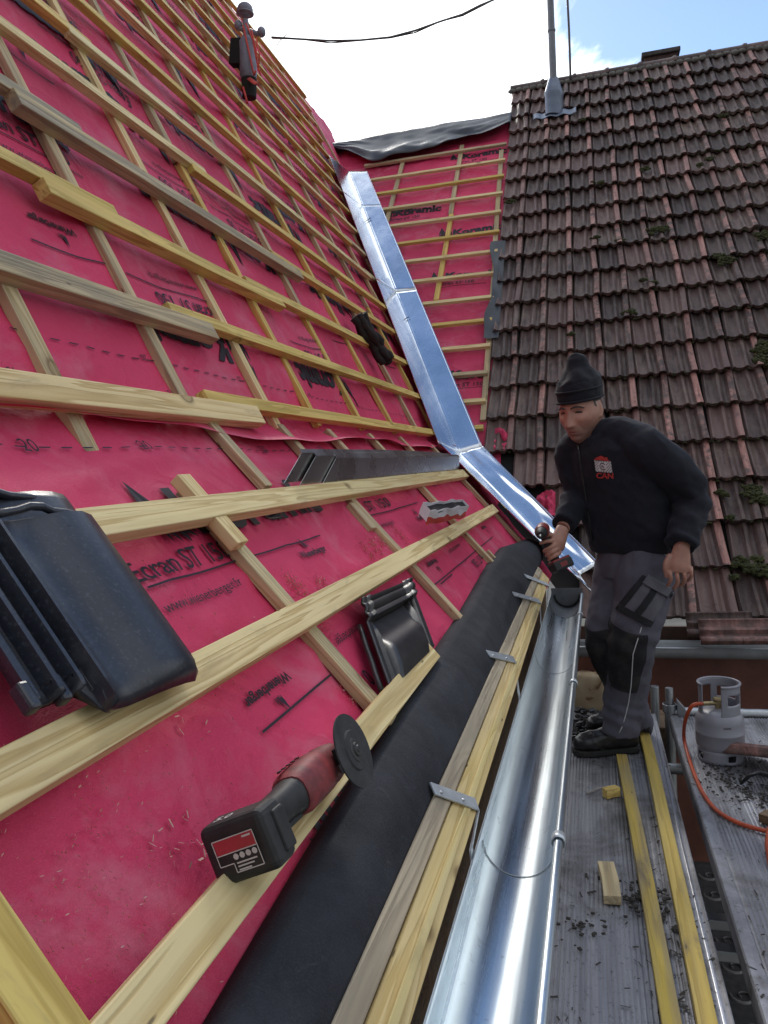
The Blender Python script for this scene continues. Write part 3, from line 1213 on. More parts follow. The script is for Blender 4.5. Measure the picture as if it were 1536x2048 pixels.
def gut_ring(y, dr=0.0, a0=0.0, a1=PI, n=22, dz=0.0):
    c = (xl(y) + xr(y)) / 2
    r = (xr(y) - xl(y)) / 2 + dr
    return [V((c - r * math.cos(lerp(a0, a1, k / n)), y, ZG + dz - r * .98 * math.sin(lerp(a0, a1, k / n)))) for k in range(n + 1)]


mb = MB()
ys = [YG0 + (YG1 - YG0) * i / 40 for i in range(41)]
mb.loft([[V((xl(y) - .001, y, ZG + .022)), V((xl(y), y, ZG + .01))] + gut_ring(y, .0015 * noise.noise((y * 1.7, 0, 0))) for y in ys], closed=False, cap=False)
mb.build('trough', M_ZINC, gu, smooth=True, auto=50, solid=.0012)
mb = MB()
mb.tube([(xr(y) + .004, y, ZG + .004) for y in ys], .0095, 12)
mb.build('bead', M_ZINC, gu, smooth=True, auto=50)
for yy_ in (atZ(1015, 1752, ZG - .07).y, atZ(1080, 1345, ZG - .07).y):
    mb = MB()
    mb.tube(gut_ring(yy_, -.0015), .0011, 6)
    mb.build('joint_seam', M_GUT2, gu, smooth=True)
# dark liner and end plate at the far end
mb = MB()
mb.loft([gut_ring(YG1 - .26 + .02 * k, -.0022) for k in range(15)], closed=False, cap=False)
mb.build('liner', plain('dark_lead', (.10, .105, .115), .55, .3, .25, 14, .25, 20), gu, smooth=True, solid=.001)
mb = MB()
rg = gut_ring(YG1 + .02, .004)
b = [mb.vert(p) for p in rg] + [mb.vert(rg[-1] + V((.004, 0, .035))), mb.vert(rg[0] + V((-.004, 0, .035)))]
mb.face(b)
mb.build('end_plate', plain('dark_lead_plate', (.12, .125, .135), .5, .4, .25, 14), gu, solid=.004)
mb = MB()
rg = gut_ring(YG1 + .008, -.012)
mb.tube(rg, .005, 8)
mb.build('end_rim', M_DARK, gu, smooth=True)
# strap hooks: screwed on the board, down to the back of the gutter, round below it, clip on the bead
M_HOOK = plain('hook_steel', (.50, .53, .56), .38, .55, .12, 30)
for (x0, y0), (x1, y1) in (((868, 1583), (955, 1613)), ((978, 1311), (1030, 1322)), ((1027, 1190), (1080, 1204)), ((1052, 1154), (1096, 1171))):
    ua, va = FL.hit(x0, y0, .055)
    ub, vb_ = FL.hit(x1, y1, .055)
    yh = ub
    mb = MB()
    w = .013
    pts = [FL.P(ua, va - .006, .0565), FL.P(ub, vb_ - .004, .0565), FL.P(ub + .003, vb_ + .010, .046)]
    yy = ub - .015
    back = V((xl(yy) - .007, yy, ZG + .03))
    pts += [back, V((xl(yy) - .005, yy, ZG))]
    for k in range(1, 12):
        rgk = gut_ring(yy, .004)[k * 2]
        pts.append(rgk)
    pts.append(V((xr(yy) + .006, yy, ZG - .006)))
    rings = []
    for i, p in enumerate(pts):
        a, c = pts[max(0, i - 1)], pts[min(len(pts) - 1, i + 1)]
        t = (c - a).normalized()
        wd_ = V((0, 1, 0)) if i > 2 else FL.u
        wd_ = (wd_ - t * wd_.dot(t)).normalized()
        nn = t.cross(wd_).normalized() * .002
        rings.append([p - wd_ * w - nn, p + wd_ * w - nn, p + wd_ * w + nn, p - wd_ * w + nn])
    mb.loft(rings)
    hk = mb.build('hook', M_HOOK, gu, bevel=.0008)
    for t in (.12, .62):
        mb = MB()
        c = FL.P(lerp(ua, ub, t), lerp(va, vb_, t), .059)
        mb.sphere(c, (.0045, .0045, .0025), 8, 5)
        mb.build('screw', M_STEEL, hk, smooth=True)
for (x, y) in ((1108, 1683), (1143, 1369), (1156, 1232)):
    c = atZ(x, y, ZG)
    mb = MB()
    rings = []
    for k in range(9):
        a = lerp(-.7 * PI, .75 * PI, k / 8)
        r = .0125
        p = V((xr(c.y) + .004 + r * math.sin(a), c.y, ZG + .004 + r * math.cos(a)))
        rings.append([p + V((0, -.013, 0)), p + V((0, .013, 0))])
    mb.loft(rings, closed=False, cap=False)
    mb.build('bead_clip', M_HOOK, gu, smooth=True, solid=.0018)

# ---------------------------------------------------------------- gutter of the tiled house
g0, g1 = atY(1300, 1290, EY - .06), atY(1536, 1313, EY - .08)
print('gut2', g0, g1)
mb = MB()
zz = g0.z
rad = .065
xs = [lerp(-.10, 4.3, i / 30) for i in range(31)]
mb.loft([[V((x, EY - .02, zz + .02))] + [V((x, EY - .085 + rad * math.cos(PI * k / 14), zz - rad * math.sin(PI * k / 14))) for k in range(15)] + [V((x, EY - .085 - rad + .004 * math.cos(a), zz + .008 * math.sin(a))) for a in (2.5, 1.5, .5, -.5)] for x in xs], closed=False, cap=False)
g2 = tag(mb.build('gutter', M_GUT2, smooth=True, auto=50, solid=.002), 'old dull grey gutter under the eave of the tiled roof behind the man', 'gutter')

# ================================================================ scaffold
sf = thing('scaffold', 'scaffold walkway of two dirty ribbed aluminium decks with steel tubes at its end', 'scaffold', (.2, 2, -2.0))
XD = atZ(1395, 1760, 0).x
XP = atZ(1440, 1760, 0).x
YD = atZ(1250, 1428, 0).y
YP = atZ(1352, 1432, 0).y
print('deck', XD, XP, YD, YP)


def deck_mat():
    m, t, b = new_mat('dirty_ribbed_aluminium')
    v = coords(t)
    vs = coords(t, 'Object', (30, 1.2, 30))
    n = noise_n(t, 1.0, 5, .6, vs)
    d = noise_n(t, 3.0, 7, .68, v, .6)
    f = noise_n(t, 70, 4, .7, v)
    c = ramp(t, n, [(.3, (.23, .23, .255)), (.7, (.42, .42, .45))])
    dm = ramp(t, d, [(.46, 0), (.66, 1)])
    c = mix(t, math_node(t, 'MULTIPLY', dm, .78), c, (.070, .063, .060))
    c = mix(t, math_node(t, 'MULTIPLY', ramp(t, f, [(.58, 0), (.68, 1)]), .55), c, (.035, .030, .027))
    t.links.new(c, b.inputs['Base Color'])
    b.inputs['Metallic'].default_value = .55
    r = N(t, 'ShaderNodeMapRange', ins={'To Min': .30, 'To Max': .8})
    t.links.new(d, r.inputs['Value'])
    t.links.new(r.outputs[0], b.inputs['Roughness'])
    bump(t, b, f, .25, .003)
    return m


M_DECK = deck_mat()


def deck_prof(w, flange_r):
    """cross-section of an extruded ribbed deck, x from 0 to w"""
    pr = [(0, -.055), (0, .0), (.004, .006), (.035, .006), (.040, -.001)]
    x = .045
    while x < w - flange_r - .012:
        band = (x % .155) < .035
        pr += [(x, .0), (x + .004, .0035 if not band else .001), (x + .008, .0035 if not band else .001), (x + .0115, .0)]
        x += .0125
    pr += [(w - flange_r, -.001), (w - flange_r + .005, .006), (w - .010, .006), (w - .004, .010), (w, .006), (w, -.055)]
    return pr


for nm, x0, w, fl, y1 in (('a', XD - .61, .61, .075, YD), ('b', XP, .61, .05, YP)):
    mb = MB()
    pr = deck_prof(w, fl)
    mb.loft([[V((x0 + x, y, z)) for x, z in pr] for y in (-1.2, .4, 1.2, 2.0, 2.8, y1)], closed=False, cap=False)
    mb.face([mb.vert((x0 + x, y1, z)) for x, z in pr])
    mb.build('deck', M_DECK, sf)
mb = MB()
mb.box((XD - .02, 1.3, -.02), (.008, 2 * (YD - 1.3) - .02, .055))
mb.build('edge_rail', M_ALU, sf, bevel=.002)


def pipe(name, a, b, r=.0242, m=None, parent=None, hollow=True):
    mb = MB()
    a, b = V(a), V(b)
    t = (b - a).normalized()
    mb.tube([a, b - t * .004, b, b - t * .0002, b - t * .04], [r, r, r * .95, r * .8, r * .78] if hollow else [r] * 5, 18, cap=True)
    return mb.build(name, m or M_STEEL, parent or sf, smooth=True, auto=40)


t1 = atY(1309, 1372, YD + .10)
t2 = atY(1338, 1376, YD + .02)
pipe('standard', (t1.x, t1.y, -3.9), t1, .021)
pipe('standard', (t2.x, t2.y, -3.9), (t2.x, t2.y, t2.z - .08), .0242)
pipe('spigot', (t2.x, t2.y, t2.z - .10), t2, .019)
l0 = atY(1348, 1424, t2.y)
pipe('ledger', l0, (1.4, t2.y + .03, l0.z - .005), .0242, hollow=False)
mb = MB()
c = V((t2.x + .03, t2.y - .01, l0.z + .02))
mb.loft([[c + V((0, d, .05)), c + V((.005, d, -.05)), c + V((.055, d, -.045)), c + V((.05, d, -.01))] for d in (-.02, .02)])
mb.lathe([(.027, -.02), (.033, -.02), (.033, .02), (.027, .02)], (t2.x, t2.y, l0.z + .02), n=18)
mb.build('coupler', M_STEEL, sf, bevel=.002)
pipe('ledger', (t2.x - .9, YD - .25, -.16), (1.4, YD - .25, -.16), .0242, hollow=False)
pipe('ledger', (XD - .7, 1.2, -.14), (1.4, 1.2, -.14), .0242, hollow=False)
for y in (2.55, 2.72):
    mb = MB()
    mb.box((.35, y, -.35), (1.3, .05, .035))
    mb.build('crossbar', M_ALU, sf, bevel=.003)
mb = MB()
mb.box((.45, 3.2, -.80), (1.5, 1.5, .05))
mb.build('lower_deck', plain('lower_deck_boards', (.05, .045, .045), .8, var=.4, scale=9), sf)
# ================================================================ print on the membranes
random.seed(3)
_font = {}


def text_tris(s, bold=0.0):
    """triangulated outline of a string, cap height about 0.7, origin at its baseline start"""
    if (s, bold) in _font:
        return _font[(s, bold)]
    cu = bpy.data.curves.new('t', 'FONT')
    cu.body = s
    cu.size = 1
    cu.resolution_u = 3
    cu.offset = bold
    o = bpy.data.objects.new('t', cu)
    sc.collection.objects.link(o)
    dg = bpy.context.evaluated_depsgraph_get()
    ev = o.evaluated_get(dg)
    me = ev.to_mesh()
    vs = [(v.co.x, v.co.y) for v in me.vertices]
    fs = [tuple(p.vertices) for p in me.polygons]
    ev.to_mesh_clear()
    bpy.data.objects.remove(o)
    bpy.data.curves.remove(cu)
    x0 = min(x for x, y in vs)
    vs = [(x - x0, y) for x, y in vs]
    _font[(s, bold)] = (vs, fs, max(x for x, y in vs))
    return _font[(s, bold)]


FLAME = [[(0, .35), (.10, 1.0), (.24, .72), (.56, .02), (.42, .10), (.36, -.05), (.28, .22), (.20, -.02), (.14, .20), (.06, .02)],
         [(.50, .40), (.56, .62), (.66, .02), (.58, .10)], [(.70, .34), (.78, .46), (.80, -.02), (.72, .10)]]


class Print:
    def __init__(s, f, fn, off=.0042):
        s.f, s.fn, s.off = f, fn, off
        s.mb = MB()
        s.all = [s.mb]

    def new(s):
        if s.mb.f:
            s.mb = MB()
            s.all.append(s.mb)

    def out(s, parent):
        for m in s.all:
            if m.f:
                m.build('lettering', M_INK, parent)

    def put(s, u, v):
        return s.f.P(u, v, s.fn(u, v) + s.off)

    def word(s, txt, a, b=None, cap=None, bold=0.0, flip=False, span=None, clip=None):
        """baseline starts at (u, v) a; ends at b (gives the size) or has cap height cap"""
        vs, fs, w = text_tris(txt, bold)
        k = (abs(b[0] - a[0]) / w) if b else cap / .7
        sg = -1 if flip else 1
        slope = ((b[1] - a[1]) / (b[0] - a[0])) if b else 0
        base = len(s.mb.v)
        for x, y in vs:
            u = a[0] + sg * x * k
            v = a[1] - sg * y * (k if cap is None else cap / .7)
            s.mb.v.append(s.put(u, v + slope * (u - a[0]) * 0))
        for f in fs:
            s.mb.face([base + i for i in f])

    def flame(s, a, h, flip=False):
        sg = -1 if flip else 1
        for poly in FLAME:
            s.mb.face([s.mb.vert(s.put(a[0] + sg * x * h, a[1] - sg * y * h)) for x, y in poly])

    def line(s, a, b, w=.0022, dash=None):
        n = max(1, int(abs(b[0] - a[0]) / .03))
        for i in range(n):
            if dash and i % 2:
                continue
            q = [(lerp(a[0], b[0], t), lerp(a[1], b[1], t)) for t in (i / n, (i + 1) / n)]
            s.mb.face([s.mb.vert(s.put(u, v)) for u, v in ((q[0][0], q[0][1] - w), (q[1][0], q[1][1] - w), (q[1][0], q[1][1] + w), (q[0][0], q[0][1] + w))])

    def block(s, u, v, flip=False, k=1.0, what='kewl'):
        """one repeat of the roll's print, origin at the start of the big word"""
        s.new()
        sg = -1 if flip else 1
        if 'k' in what:
            s.flame((u - sg * .150 * k, v + sg * .012), .180 * k, flip)
            s.word('Koramic', (u, v), cap=.108 * k, bold=.05, flip=flip)
        if 'e' in what:
            s.word('Ecran ST 150', (u - sg * .05 * k, v + sg * .095 * k), cap=.046 * k, bold=.008, flip=flip)
        if 'l' in what:
            s.line((u - sg * .08, v + sg * .120 * k), (u + sg * .42 * k, v + sg * .120 * k))
        if 'w' in what:
            s.word('www.wienerberger.fr', (u - sg * .0 * k, v + sg * .170 * k), cap=.022 * k, flip=flip)

    def small(s, u, v, flip=False, k=1.0, ln=True):
        s.new()
        sg = -1 if flip else 1
        s.word('Wienerberger', (u, v), cap=.020 * k, bold=.03, flip=flip)
        s.flame((u + sg * .045 * k, v - sg * .026 * k), .036 * k, flip)
        if ln:
            s.line((u - sg * .06, v - sg * .085 * k), (u + sg * .20 * k, v - sg * .085 * k))


h = FL.hit
PL = Print(FL, memL)
kb, ke = h(398, 1068), h(612, 982)
PL.flame((kb[0] - .118, kb[1] + .012), .165)
PL.word('Koramic', (kb[0], kb[1]), (ke[0], kb[1]), cap=.125, bold=.03)
PL.new()
a, b = h(278, 1170), h(462, 1112)
PL.word('Ecran ST 150', (a[0], (a[1] + b[1]) / 2), (b[0], b[1]), cap=.044, bold=.008)
a, b = h(300, 1186), h(632, 1070)
PL.line((a[0], (a[1] + b[1]) / 2), (b[0], (a[1] + b[1]) / 2))
PL.new()
a, b = h(338, 1236), h(476, 1172)
PL.word('www.wienerberger.fr', (a[0], (a[1] + b[1]) / 2), (b[0], b[1]), cap=.022)
PL.new()
a, b = h(602, 1122), h(653, 1108)
PL.word('Wienerberger', a, (b[0], a[1]), cap=.019, bold=.03)
PL.flame((h(608, 1100)[0], a[1] - .026), .036)
PL.new()
a, b = h(570, 1342), h(484, 1398)
PL.word('Wienerberger', a, (b[0], a[1]), cap=.019, bold=.03, flip=True)
PL.flame((h(552, 1378)[0], a[1] + .027), .034, True)
a, b = h(524, 1466), h(658, 1352)
PL.line((a[0], (a[1] + b[1]) / 2), (b[0], (a[1] + b[1]) / 2))
# further back along the roll
PL.new()
a = h(738, 1022)
PL.word('ST 150', a, (h(778, 1005)[0], a[1]), cap=.040, bold=.012)
PL.line((h(740, 1036)[0], a[1] + .02), (h(832, 1004)[0], a[1] + .02))
PL.word('wienerberger.fr', (h(762, 1056)[0], h(778, 1052)[1]), cap=.022)
PL.small(h(838, 1040)[0], h(838, 1040)[1], ln=False)
PL.new()
a = h(866, 1120)
PL.small(a[0], a[1], True)
PL.new()
a = h(960, 1106)
PL.word('Ecran ST 150', a, cap=.040, bold=.012, flip=True)
PL.line((h(832, 1160)[0], a[1] - .02), (h(975, 1065)[0], a[1] - .02))
PL.new()
a = h(905, 985)
PL.word('ST 150', (h(868, 975)[0], h(868, 975)[1]), cap=.036, bold=.012)
PL.small(h(970, 1050)[0], h(970, 1050)[1], True, ln=False)
PL.new()
a = h(905, 1092)
PL.word('www.wienerberger.fr', h(915, 1088), cap=.020, flip=True)
# big inverted word passing under the vent tile and the grinder
PL.new()
a = h(738, 1455)
PL.flame((a[0] + .17, a[1] - .02), .155, True)
PL.word('Koramic', (a[0] + .02, a[1] - .0), cap=.085, bold=.03, flip=True)
PL.word('0', h(728, 1338), cap=.04, bold=.012, flip=True)
PL.word('wienerberger', h(712, 1248), cap=.022, flip=True)
for px, t in ((48, '20'), (278, '20'), (520, '20')):
    q = h(px, 898)
    PL.new()
    PL.word(t, (q[0], .122), cap=.030)
PL.line((U0, .112), (5.0, .112), .0016, dash=1)
PL.word('20', (h(640, 905)[0], .122), cap=.030)
PL.new()
PL.block(-.75, .36)
PL.small(-.2, .78, True)
PL.out(mem_l)

h = FU.hit
PU = Print(FU, memU)


def inv(px, py, what='kewl', k=1.0):
    a = h(px, py)
    PU.block(a[0], a[1], True, k, what)


inv(436, 668)
inv(418, 445)
inv(578, 452)
inv(670, 752)
inv(262, 228)
inv(165, 90)
a = h(145, 462)
PU.small(a[0], a[1], True)
a = h(605, 545)
PU.small(a[0], a[1], True)
PU.new()
a = h(-40, 262)
PU.word('Ecran ST 150', (a[0], h(60, 285)[1]), (h(128, 300)[0], 0), cap=.042, bold=.012)
PU.line((a[0], h(60, 285)[1] + .02), (h(140, 300)[0], h(60, 285)[1] + .02))
PU.word('www.wienerberger.fr', (h(0, 310)[0], h(60, 325)[1]), cap=.022)
PU.word('Koramic', (h(-60, 220)[0], h(20, 228)[1]), cap=.085, bold=.03)
PU.line((.9, -.165), (5.0, -.165), .0016, dash=1)
for u in (1.2, 1.75, 2.3, 2.95, 3.6):
    PU.word('20', (u, -.18), cap=.018, flip=True)
    PU.word('15', (u + .02, -.075), cap=.018, flip=True)
for v in (-.95, -1.55, -2.15, -2.75, -3.3, -3.9):
    for i in range(9):
        u = 1.0 + i * 1.05 + (v * 7.3) % .9
        if u < 2.6 and v > -1.3:
            continue
        if u < valley_u(v) - .7:
            PU.block(u, v, True, 1.0, 'kel' if (i + int(v * 3)) % 2 else 'kewl')
            PU.small(u + .62, v + .30, True)
PU.out(mem_o)
PRt = Print(FR, memR, .004)
for px, py in ((742, 433), (925, 318), (790, 432), (905, 470), (890, 560), (900, 760)):
    a = FR.hit(px, py)
    PRt.block(a[0], a[1], False, .9, 'kel')
PRt.out(mem_r)
# ================================================================ things lying on the left roof
random.seed(21)
M_GLAZE = None


def glaze():
    m, t, b = new_mat('black_engobe')
    v = coords(t)
    f = noise_n(t, 180, 3, .6, v)
    g = noise_n(t, 6, 4, .6, v)
    c = ramp(t, g, [(.3, (.014, .016, .024)), (.7, (.030, .033, .044))])
    f2 = noise_n(t, 75, 4, .65, v)
    c = mix(t, math_node(t, 'MULTIPLY', ramp(t, f, [(.56, 0), (.70, 1)]), .55), c, (.075, .080, .098))
    c = mix(t, math_node(t, 'MULTIPLY', ramp(t, f2, [(.66, 0), (.70, 1)]), .9), c, (.004, .004, .006))
    dst = ramp(t, noise_n(t, 11, 6, .7, v, .5), [(.55, 0), (.75, 1)])
    c = mix(t, math_node(t, 'MULTIPLY', dst, .35), c, (.12, .115, .115))
    t.links.new(c, b.inputs['Base Color'])
    r = N(t, 'ShaderNodeMapRange', ins={'To Min': .24, 'To Max': .46})
    t.links.new(g, r.inputs['Value'])
    t.links.new(r.outputs[0], b.inputs['Roughness'])
    bump(t, b, f, .12, .001)
    return m


M_GLAZE = glaze()
M_GLAZE2 = plain('black_plastic_tile', (.024, .022, .021), .38, var=.35, scale=18, bmp=.15, bscale=40)
# ---- big interlocking tile on rows one and two
tTR, tBR, tBL = FL.hit(158, 1030, .075), FL.hit(404, 1345, .085), FL.hit(236, 1440, .07)
print('tile', tTR, tBR, tBL)
TL_ = .41
T_W = .285
ua, va = tTR[0], tTR[1] - .0
udir = V((0, tBR[0] - tTR[0], 0))
slope = (tBR[0] - tTR[0]) / (tBR[1] - tTR[1])
tu = (FL.v + FL.u * slope).normalized()
tside = (-FL.u + FL.v * .04)
tside = (tside - tu * tside.dot(tu)).normalized()
tO = FL.P(tTR[0], tTR[1] - .025, .058)
tn = FL.n
tlen = (FL.P(*tBR) - FL.P(*tTR)).length + .035
tile = thing('roof_tile', 'large glossy blue-black clay roof tile resting across two pale battens at the left edge', 'roof tile', tO)
tprof = [(0, .000), (.003, .012), (.010, .026), (.025, .038), (.050, .045), (.080, .044), (.105, .037), (.130, .028), (.152, .022), (.170, .022), (.182, .026), (.186, .034), (.191, .034), (.195, .012), (.206, .010), (.210, .026), (.216, .026), (.220, .008), (.234, .006), (.238, .022), (.245, .022), (.249, .004), (.262, .003), (.266, .014), (.276, .014), (.279, .0)]


def tP(s_, l, h):
    return tO + tside * s_ + tu * l + tn * h


mb = MB()
nL = 30
for face_top in (1,):
    rings = []
    for i in range(nL + 1):
        l = tlen * i / nL
        ring = []
        for x, hh in tprof:
            e = 1.0
            # rounded lower end and a step for the head lap
            if l < .055:
                hh = hh * (.62 if x < .19 else .8) - .004
            if l > tlen - .03 and x < .19:
                q = (l - (tlen - .03)) / .03
                hh = hh * math.sqrt(max(0, 1 - q * q * .75))
            cut = .0
            if x > .20:
                cut = -.035 * sm(.85, 1, i / nL)
            rr = .030
            ll = l + cut
            if x < rr:
                d = rr - x
                ll = min(ll, tlen - (rr - math.sqrt(max(0, rr * rr - d * d))))
            ring.append(tP(x, ll, hh + .004 * (1 - i / nL) + .010))
        rings.append(ring)
mb.loft(rings, closed=False, cap=False)
mb.build('glazed_body', M_GLAZE, tile, smooth=True, auto=42, solid=.011)
mb = MB()
for l, w0, w1, hh in ((.006, .03, .285, .020), (.048, .03, .19, .036), (.030, .20, .285, .026)):
    pth = [tP(lerp(w0, w1, k / 8), l + .004 * math.sin(k), hh + .012 * math.sin(PI * k / 8) + (.004 if k % 3 else 0)) for k in range(9)]
    mb.tube(pth, (.006), 8)
mb.build('head_rib', M_GLAZE, tile, smooth=True)
for s_ in (.19, .235, .28):
    mb = MB()
    mb.box(tP(s_ - .002, tlen - .045, .018), (.016, .035, .018), Matrix((tside, tu, tn)).transposed())
    mb.build('lower_lug', M_GLAZE, tile, bevel=.004)

# ---- black vent tile
c4 = [FL.hit(703, 1214, .02), FL.hit(806, 1170, .02), FL.hit(854, 1306, .02), FL.hit(764, 1396, .02)]
print('vent', c4)
cu = sum(c[0] for c in c4) / 4
cv = sum(c[1] for c in c4) / 4
vtile = thing('vent_tile', 'small black moulded vent tile lying on the pink membrane above the felt strip', 'vent tile', FL.P(cu, cv, 0))
vC = [FL.P(c[0], c[1], .012) for c in c4]


def vP(a, b, h):
    """a across from left to right, b down"""
    return vC[0].lerp(vC[1], a).lerp(vC[3].lerp(vC[2], a), b) + FL.n * h


def vh(a, b):
    h = .018
    e = min(a, 1 - a)
    h += .012 * (1 if (e < .07 or .10 < e < .13) else 0)
    if b < .24:
        h += .008 * (.5 + .5 * math.cos(b / .24 * 4 * PI)) + .004
    elif e > .12:
        t = (b - .24) / .76
        hood = sm(.30, .62, t) * (1 - .25 * sm(.8, 1, t))
        h += -.012 * (1 - sm(0, .35, t)) + .026 * hood * sm(.12, .2, e)
    return h


mb = MB()
mb.grid(lambda a, b: vP(a, b, vh(a, b) if b < .999 else .012), 40, 46)
mb.build('hood', M_GLAZE2, vtile, smooth=True, auto=45, solid=.006)
for a in (.0, 1.0):
    mb = MB()
    pth = [vP(a + (.004 * math.sin(k * 1.7)), lerp(.25, .95, k / 8), .012) for k in range(9)]
    mb.tube(pth, .007, 8)
    mb.build('side_lock', M_GLAZE2, vtile, smooth=True)

# ---- folded dark sheets leaning behind the first low batten
M_SHEET = metal('dark_coated_sheet', (.50, .50, .49), .28, (4, 4, 4), .08, .05, 8)
for k, (px0, px1, lab) in enumerate(((650, 905, 'front one of three folded dark metal sheets leaning on the pale batten, nearest the eave'), (602, 888, 'middle one of three folded dark metal sheets leaning on the pale batten'), (570, 872, 'rear one of three folded dark sheets, its pointed near end sticking out farthest'))):
    ua = FL.hit(px0, 968 - k * 4, .05)[0]
    ub = FL.hit(px1, 922, .05)[0]
    vv = VB1 - .036 - k * .011
    n0 = .042
    mb = MB()
    hgt = .062
    lean = .052
    pr = [(0, .0), (-lean * .5, hgt * .5), (-lean, hgt), (-lean - .012, hgt + .002)]
    rings = []
    for i in range(13):
        t = i / 12
        ring = []
        for j, (dv, dn) in enumerate(pr):
            u = lerp(ua, ub, t)
            if i == 0:
                u += .055 * min(j, 2)
            if i == 12:
                u -= .02 * j
            ring.append(FL.P(u, vv + dv + .004 * math.sin(t * 5 + k), n0 + dn))
        rings.append(ring)
    mb.loft(rings, closed=False, cap=False)
    tag(mb.build('metal_sheet', M_SHEET, solid=.0015), lab, 'metal sheet', 'folded metal sheets on the batten')

# ---- torn white and red carton
bu, bv = FL.hit(885, 1048, .06)
bx = thing('screw_box', 'torn white and red screw carton lying on the pale batten', 'carton', FL.P(bu, bv - .03, .05))
M_WHITE = plain('white_card', (.72, .70, .74), .7, var=.06)
M_RED = plain('red_card', (.55, .045, .03), .6, var=.15)
P0, P1 = FL.hp(852, 1050, .06), FL.hp(930, 1034, .06)
P2, P3 = FL.hp(932, 1010, .06), FL.hp(853, 1020, .06)
upv = (V((0, 0, 1)) * .6 + FL.n * .4).normalized()
L_ = (P1 - P0)
dp = FL.n * .075


def cardP(a, h, d):
    """a along the carton, h height, d depth behind the front face"""
    z = upv * (h * .056 * (1 + .05 * math.sin(a * 9 + 2) * h)) + (-FL.v) * (d * .040 + .003 * math.sin(a * 13 + h * 4))
    return P0 + L_ * a + z + FL.n * (.004 * math.sin(a * 21))


mb = MB()
zig = lambda a: .34 + .18 * abs(((a * 4.2) % 1) - .5) * 2 - .08 * (a > .5)
mb.grid(lambda a, b: cardP(a, lerp(zig(a), 1, b), 0), 26, 6)
mb.grid(lambda a, b: cardP(a, lerp(.0, 1, b), 1), 14, 4)
mb.grid(lambda a, b: cardP(0, lerp(.2, 1, b), a), 4, 4)
mb.grid(lambda a, b: cardP(1, lerp(.1, 1.0, b), a), 4, 4)
mb.build('white_side', M_WHITE, bx, solid=.0015)
mb = MB()
mb.grid(lambda a, b: cardP(a, lerp(-.02, zig(a), b), -.005), 26, 4)
mb.build('red_band', M_RED, bx, solid=.0015)
mb = MB()
mb.grid(lambda a, b: cardP(a, .80, b), 6, 3)
mb.build('inside', M_DARK, bx)

# ---- dark rolled-up rag on the steep part
a, b = FU.hit(716, 632, .09), FU.hit(775, 722, .09)
A, B = FU.P(a[0], a[1], .085), FU.P(b[0], b[1], .085)
mb = MB()
for k in range(5):
    o = FU.u * (.028 * math.cos(k * 1.26)) + FU.n * (.028 * math.sin(k * 1.26))
    pth = [A.lerp(B, t / 10) + o * (1 + .3 * math.sin(t * 1.3 + k)) + FU.u * .012 * math.sin(t * .8 + k) for t in range(11)]
    mb.tube(pth, [.022 + .006 * math.sin(t * 2.1 + k * 2) for t in range(11)], 8)
tag(mb.build('rolled_cloth', plain('dark_rag', (.022, .015, .015), .9, var=.5, scale=30, bmp=.6, bscale=50), smooth=True), 'bundled dark brown cloth roll hanging on the steep battens beside the valley sheet', 'cloth')

# ---- angle grinder
M_GRED = plain('dusty_red_plastic', (.20, .028, .032), .58, var=.6, scale=34, bmp=.25, bscale=90)
M_GBLK = plain('dusty_black_rubber', (.018, .018, .019), .6, var=.5, scale=30, bmp=.2, bscale=60)
gB = FL.hp(482, 1682, .085)
gH = FL.hp(655, 1530, .085)
gax = (gH - gB).normalized()
cr_ = M3 @ V((1, 0, 0))
cu_ = M3 @ V((0, 1, 0))
tc_ = M3 @ V((0, 0, 1))
dn = (cr_ * .90 + tc_ * .38 + cu_ * .10)
dn = (dn - gax * dn.dot(gax)).normalized()
gy = dn.cross(gax).normalized()
if gy.z < 0:
    gy = -gy
dn, gy = dn * math.cos(.32) + gy * math.sin(.32), gy * math.cos(.32) - dn * math.sin(.32)
gl = (gH - gB).length
grd = thing('angle_grinder', 'dusty red and black cordless angle grinder lying on the pink membrane against a batten', 'angle grinder', gB)


def gP(l, s_, h):
    return gB + gax * l + dn * s_ + gy * h


def gring(l, rs, rh, h0=0, n=16, sq=2.6):
    out = []
    for k in range(n):
        a = 2 * PI * k / n
        c, s_ = math.cos(a), math.sin(a)
        out.append(gP(l, rs * math.copysign(abs(c) ** (2 / sq), c), h0 + rh * math.copysign(abs(s_) ** (2 / sq), s_)))
    return out


k_ = gl / .26
mb = MB()
mb.loft([gring(l * k_, rs * k_, rh * k_, h0 * k_) for l, rs, rh, h0 in ((.030, .031, .027, 0), (.048, .026, .024, 0), (.075, .0205, .020, 0), (.110, .021, .021, .0), (.138, .0255, .025, .0))])
mb.build('grip', M_GBLK, grd, smooth=True, auto=50)
mb = MB()
mb.loft([gring(l * k_, rs * k_, rh * k_, h0 * k_) for l, rs, rh, h0 in ((.134, .0265, .026, 0), (.146, .031, .030, 0), (.19, .0315, .031, .002), (.222, .031, .030, .002), (.226, .0275, .027, .002), (.250, .0285, .0285, .002), (.270, .025, .026, .002), (.285, .016, .02, 0))])
mb.build('motor_housing', M_GRED, grd, smooth=True, auto=50)
mb = MB()
mb.grid(lambda a, b: gP((.135 + .085 * a) * k_, (-.012 + .006 * b) * k_, (.0318 + .001 * math.sin(PI * a)) * k_), 6, 2)
mb.build('top_badge', plain('badge_red', (.55, .04, .06), .4, var=.1), grd)
mb = MB()
for i in range(5):
    mb.box(gP((.145 + .014 * i) * k_, -.009 * k_, .0332 * k_), (.006 * k_, .005 * k_, .002), Matrix((gax, dn, gy)).transposed())
mb.build('badge_mark', M_GBLK, grd)
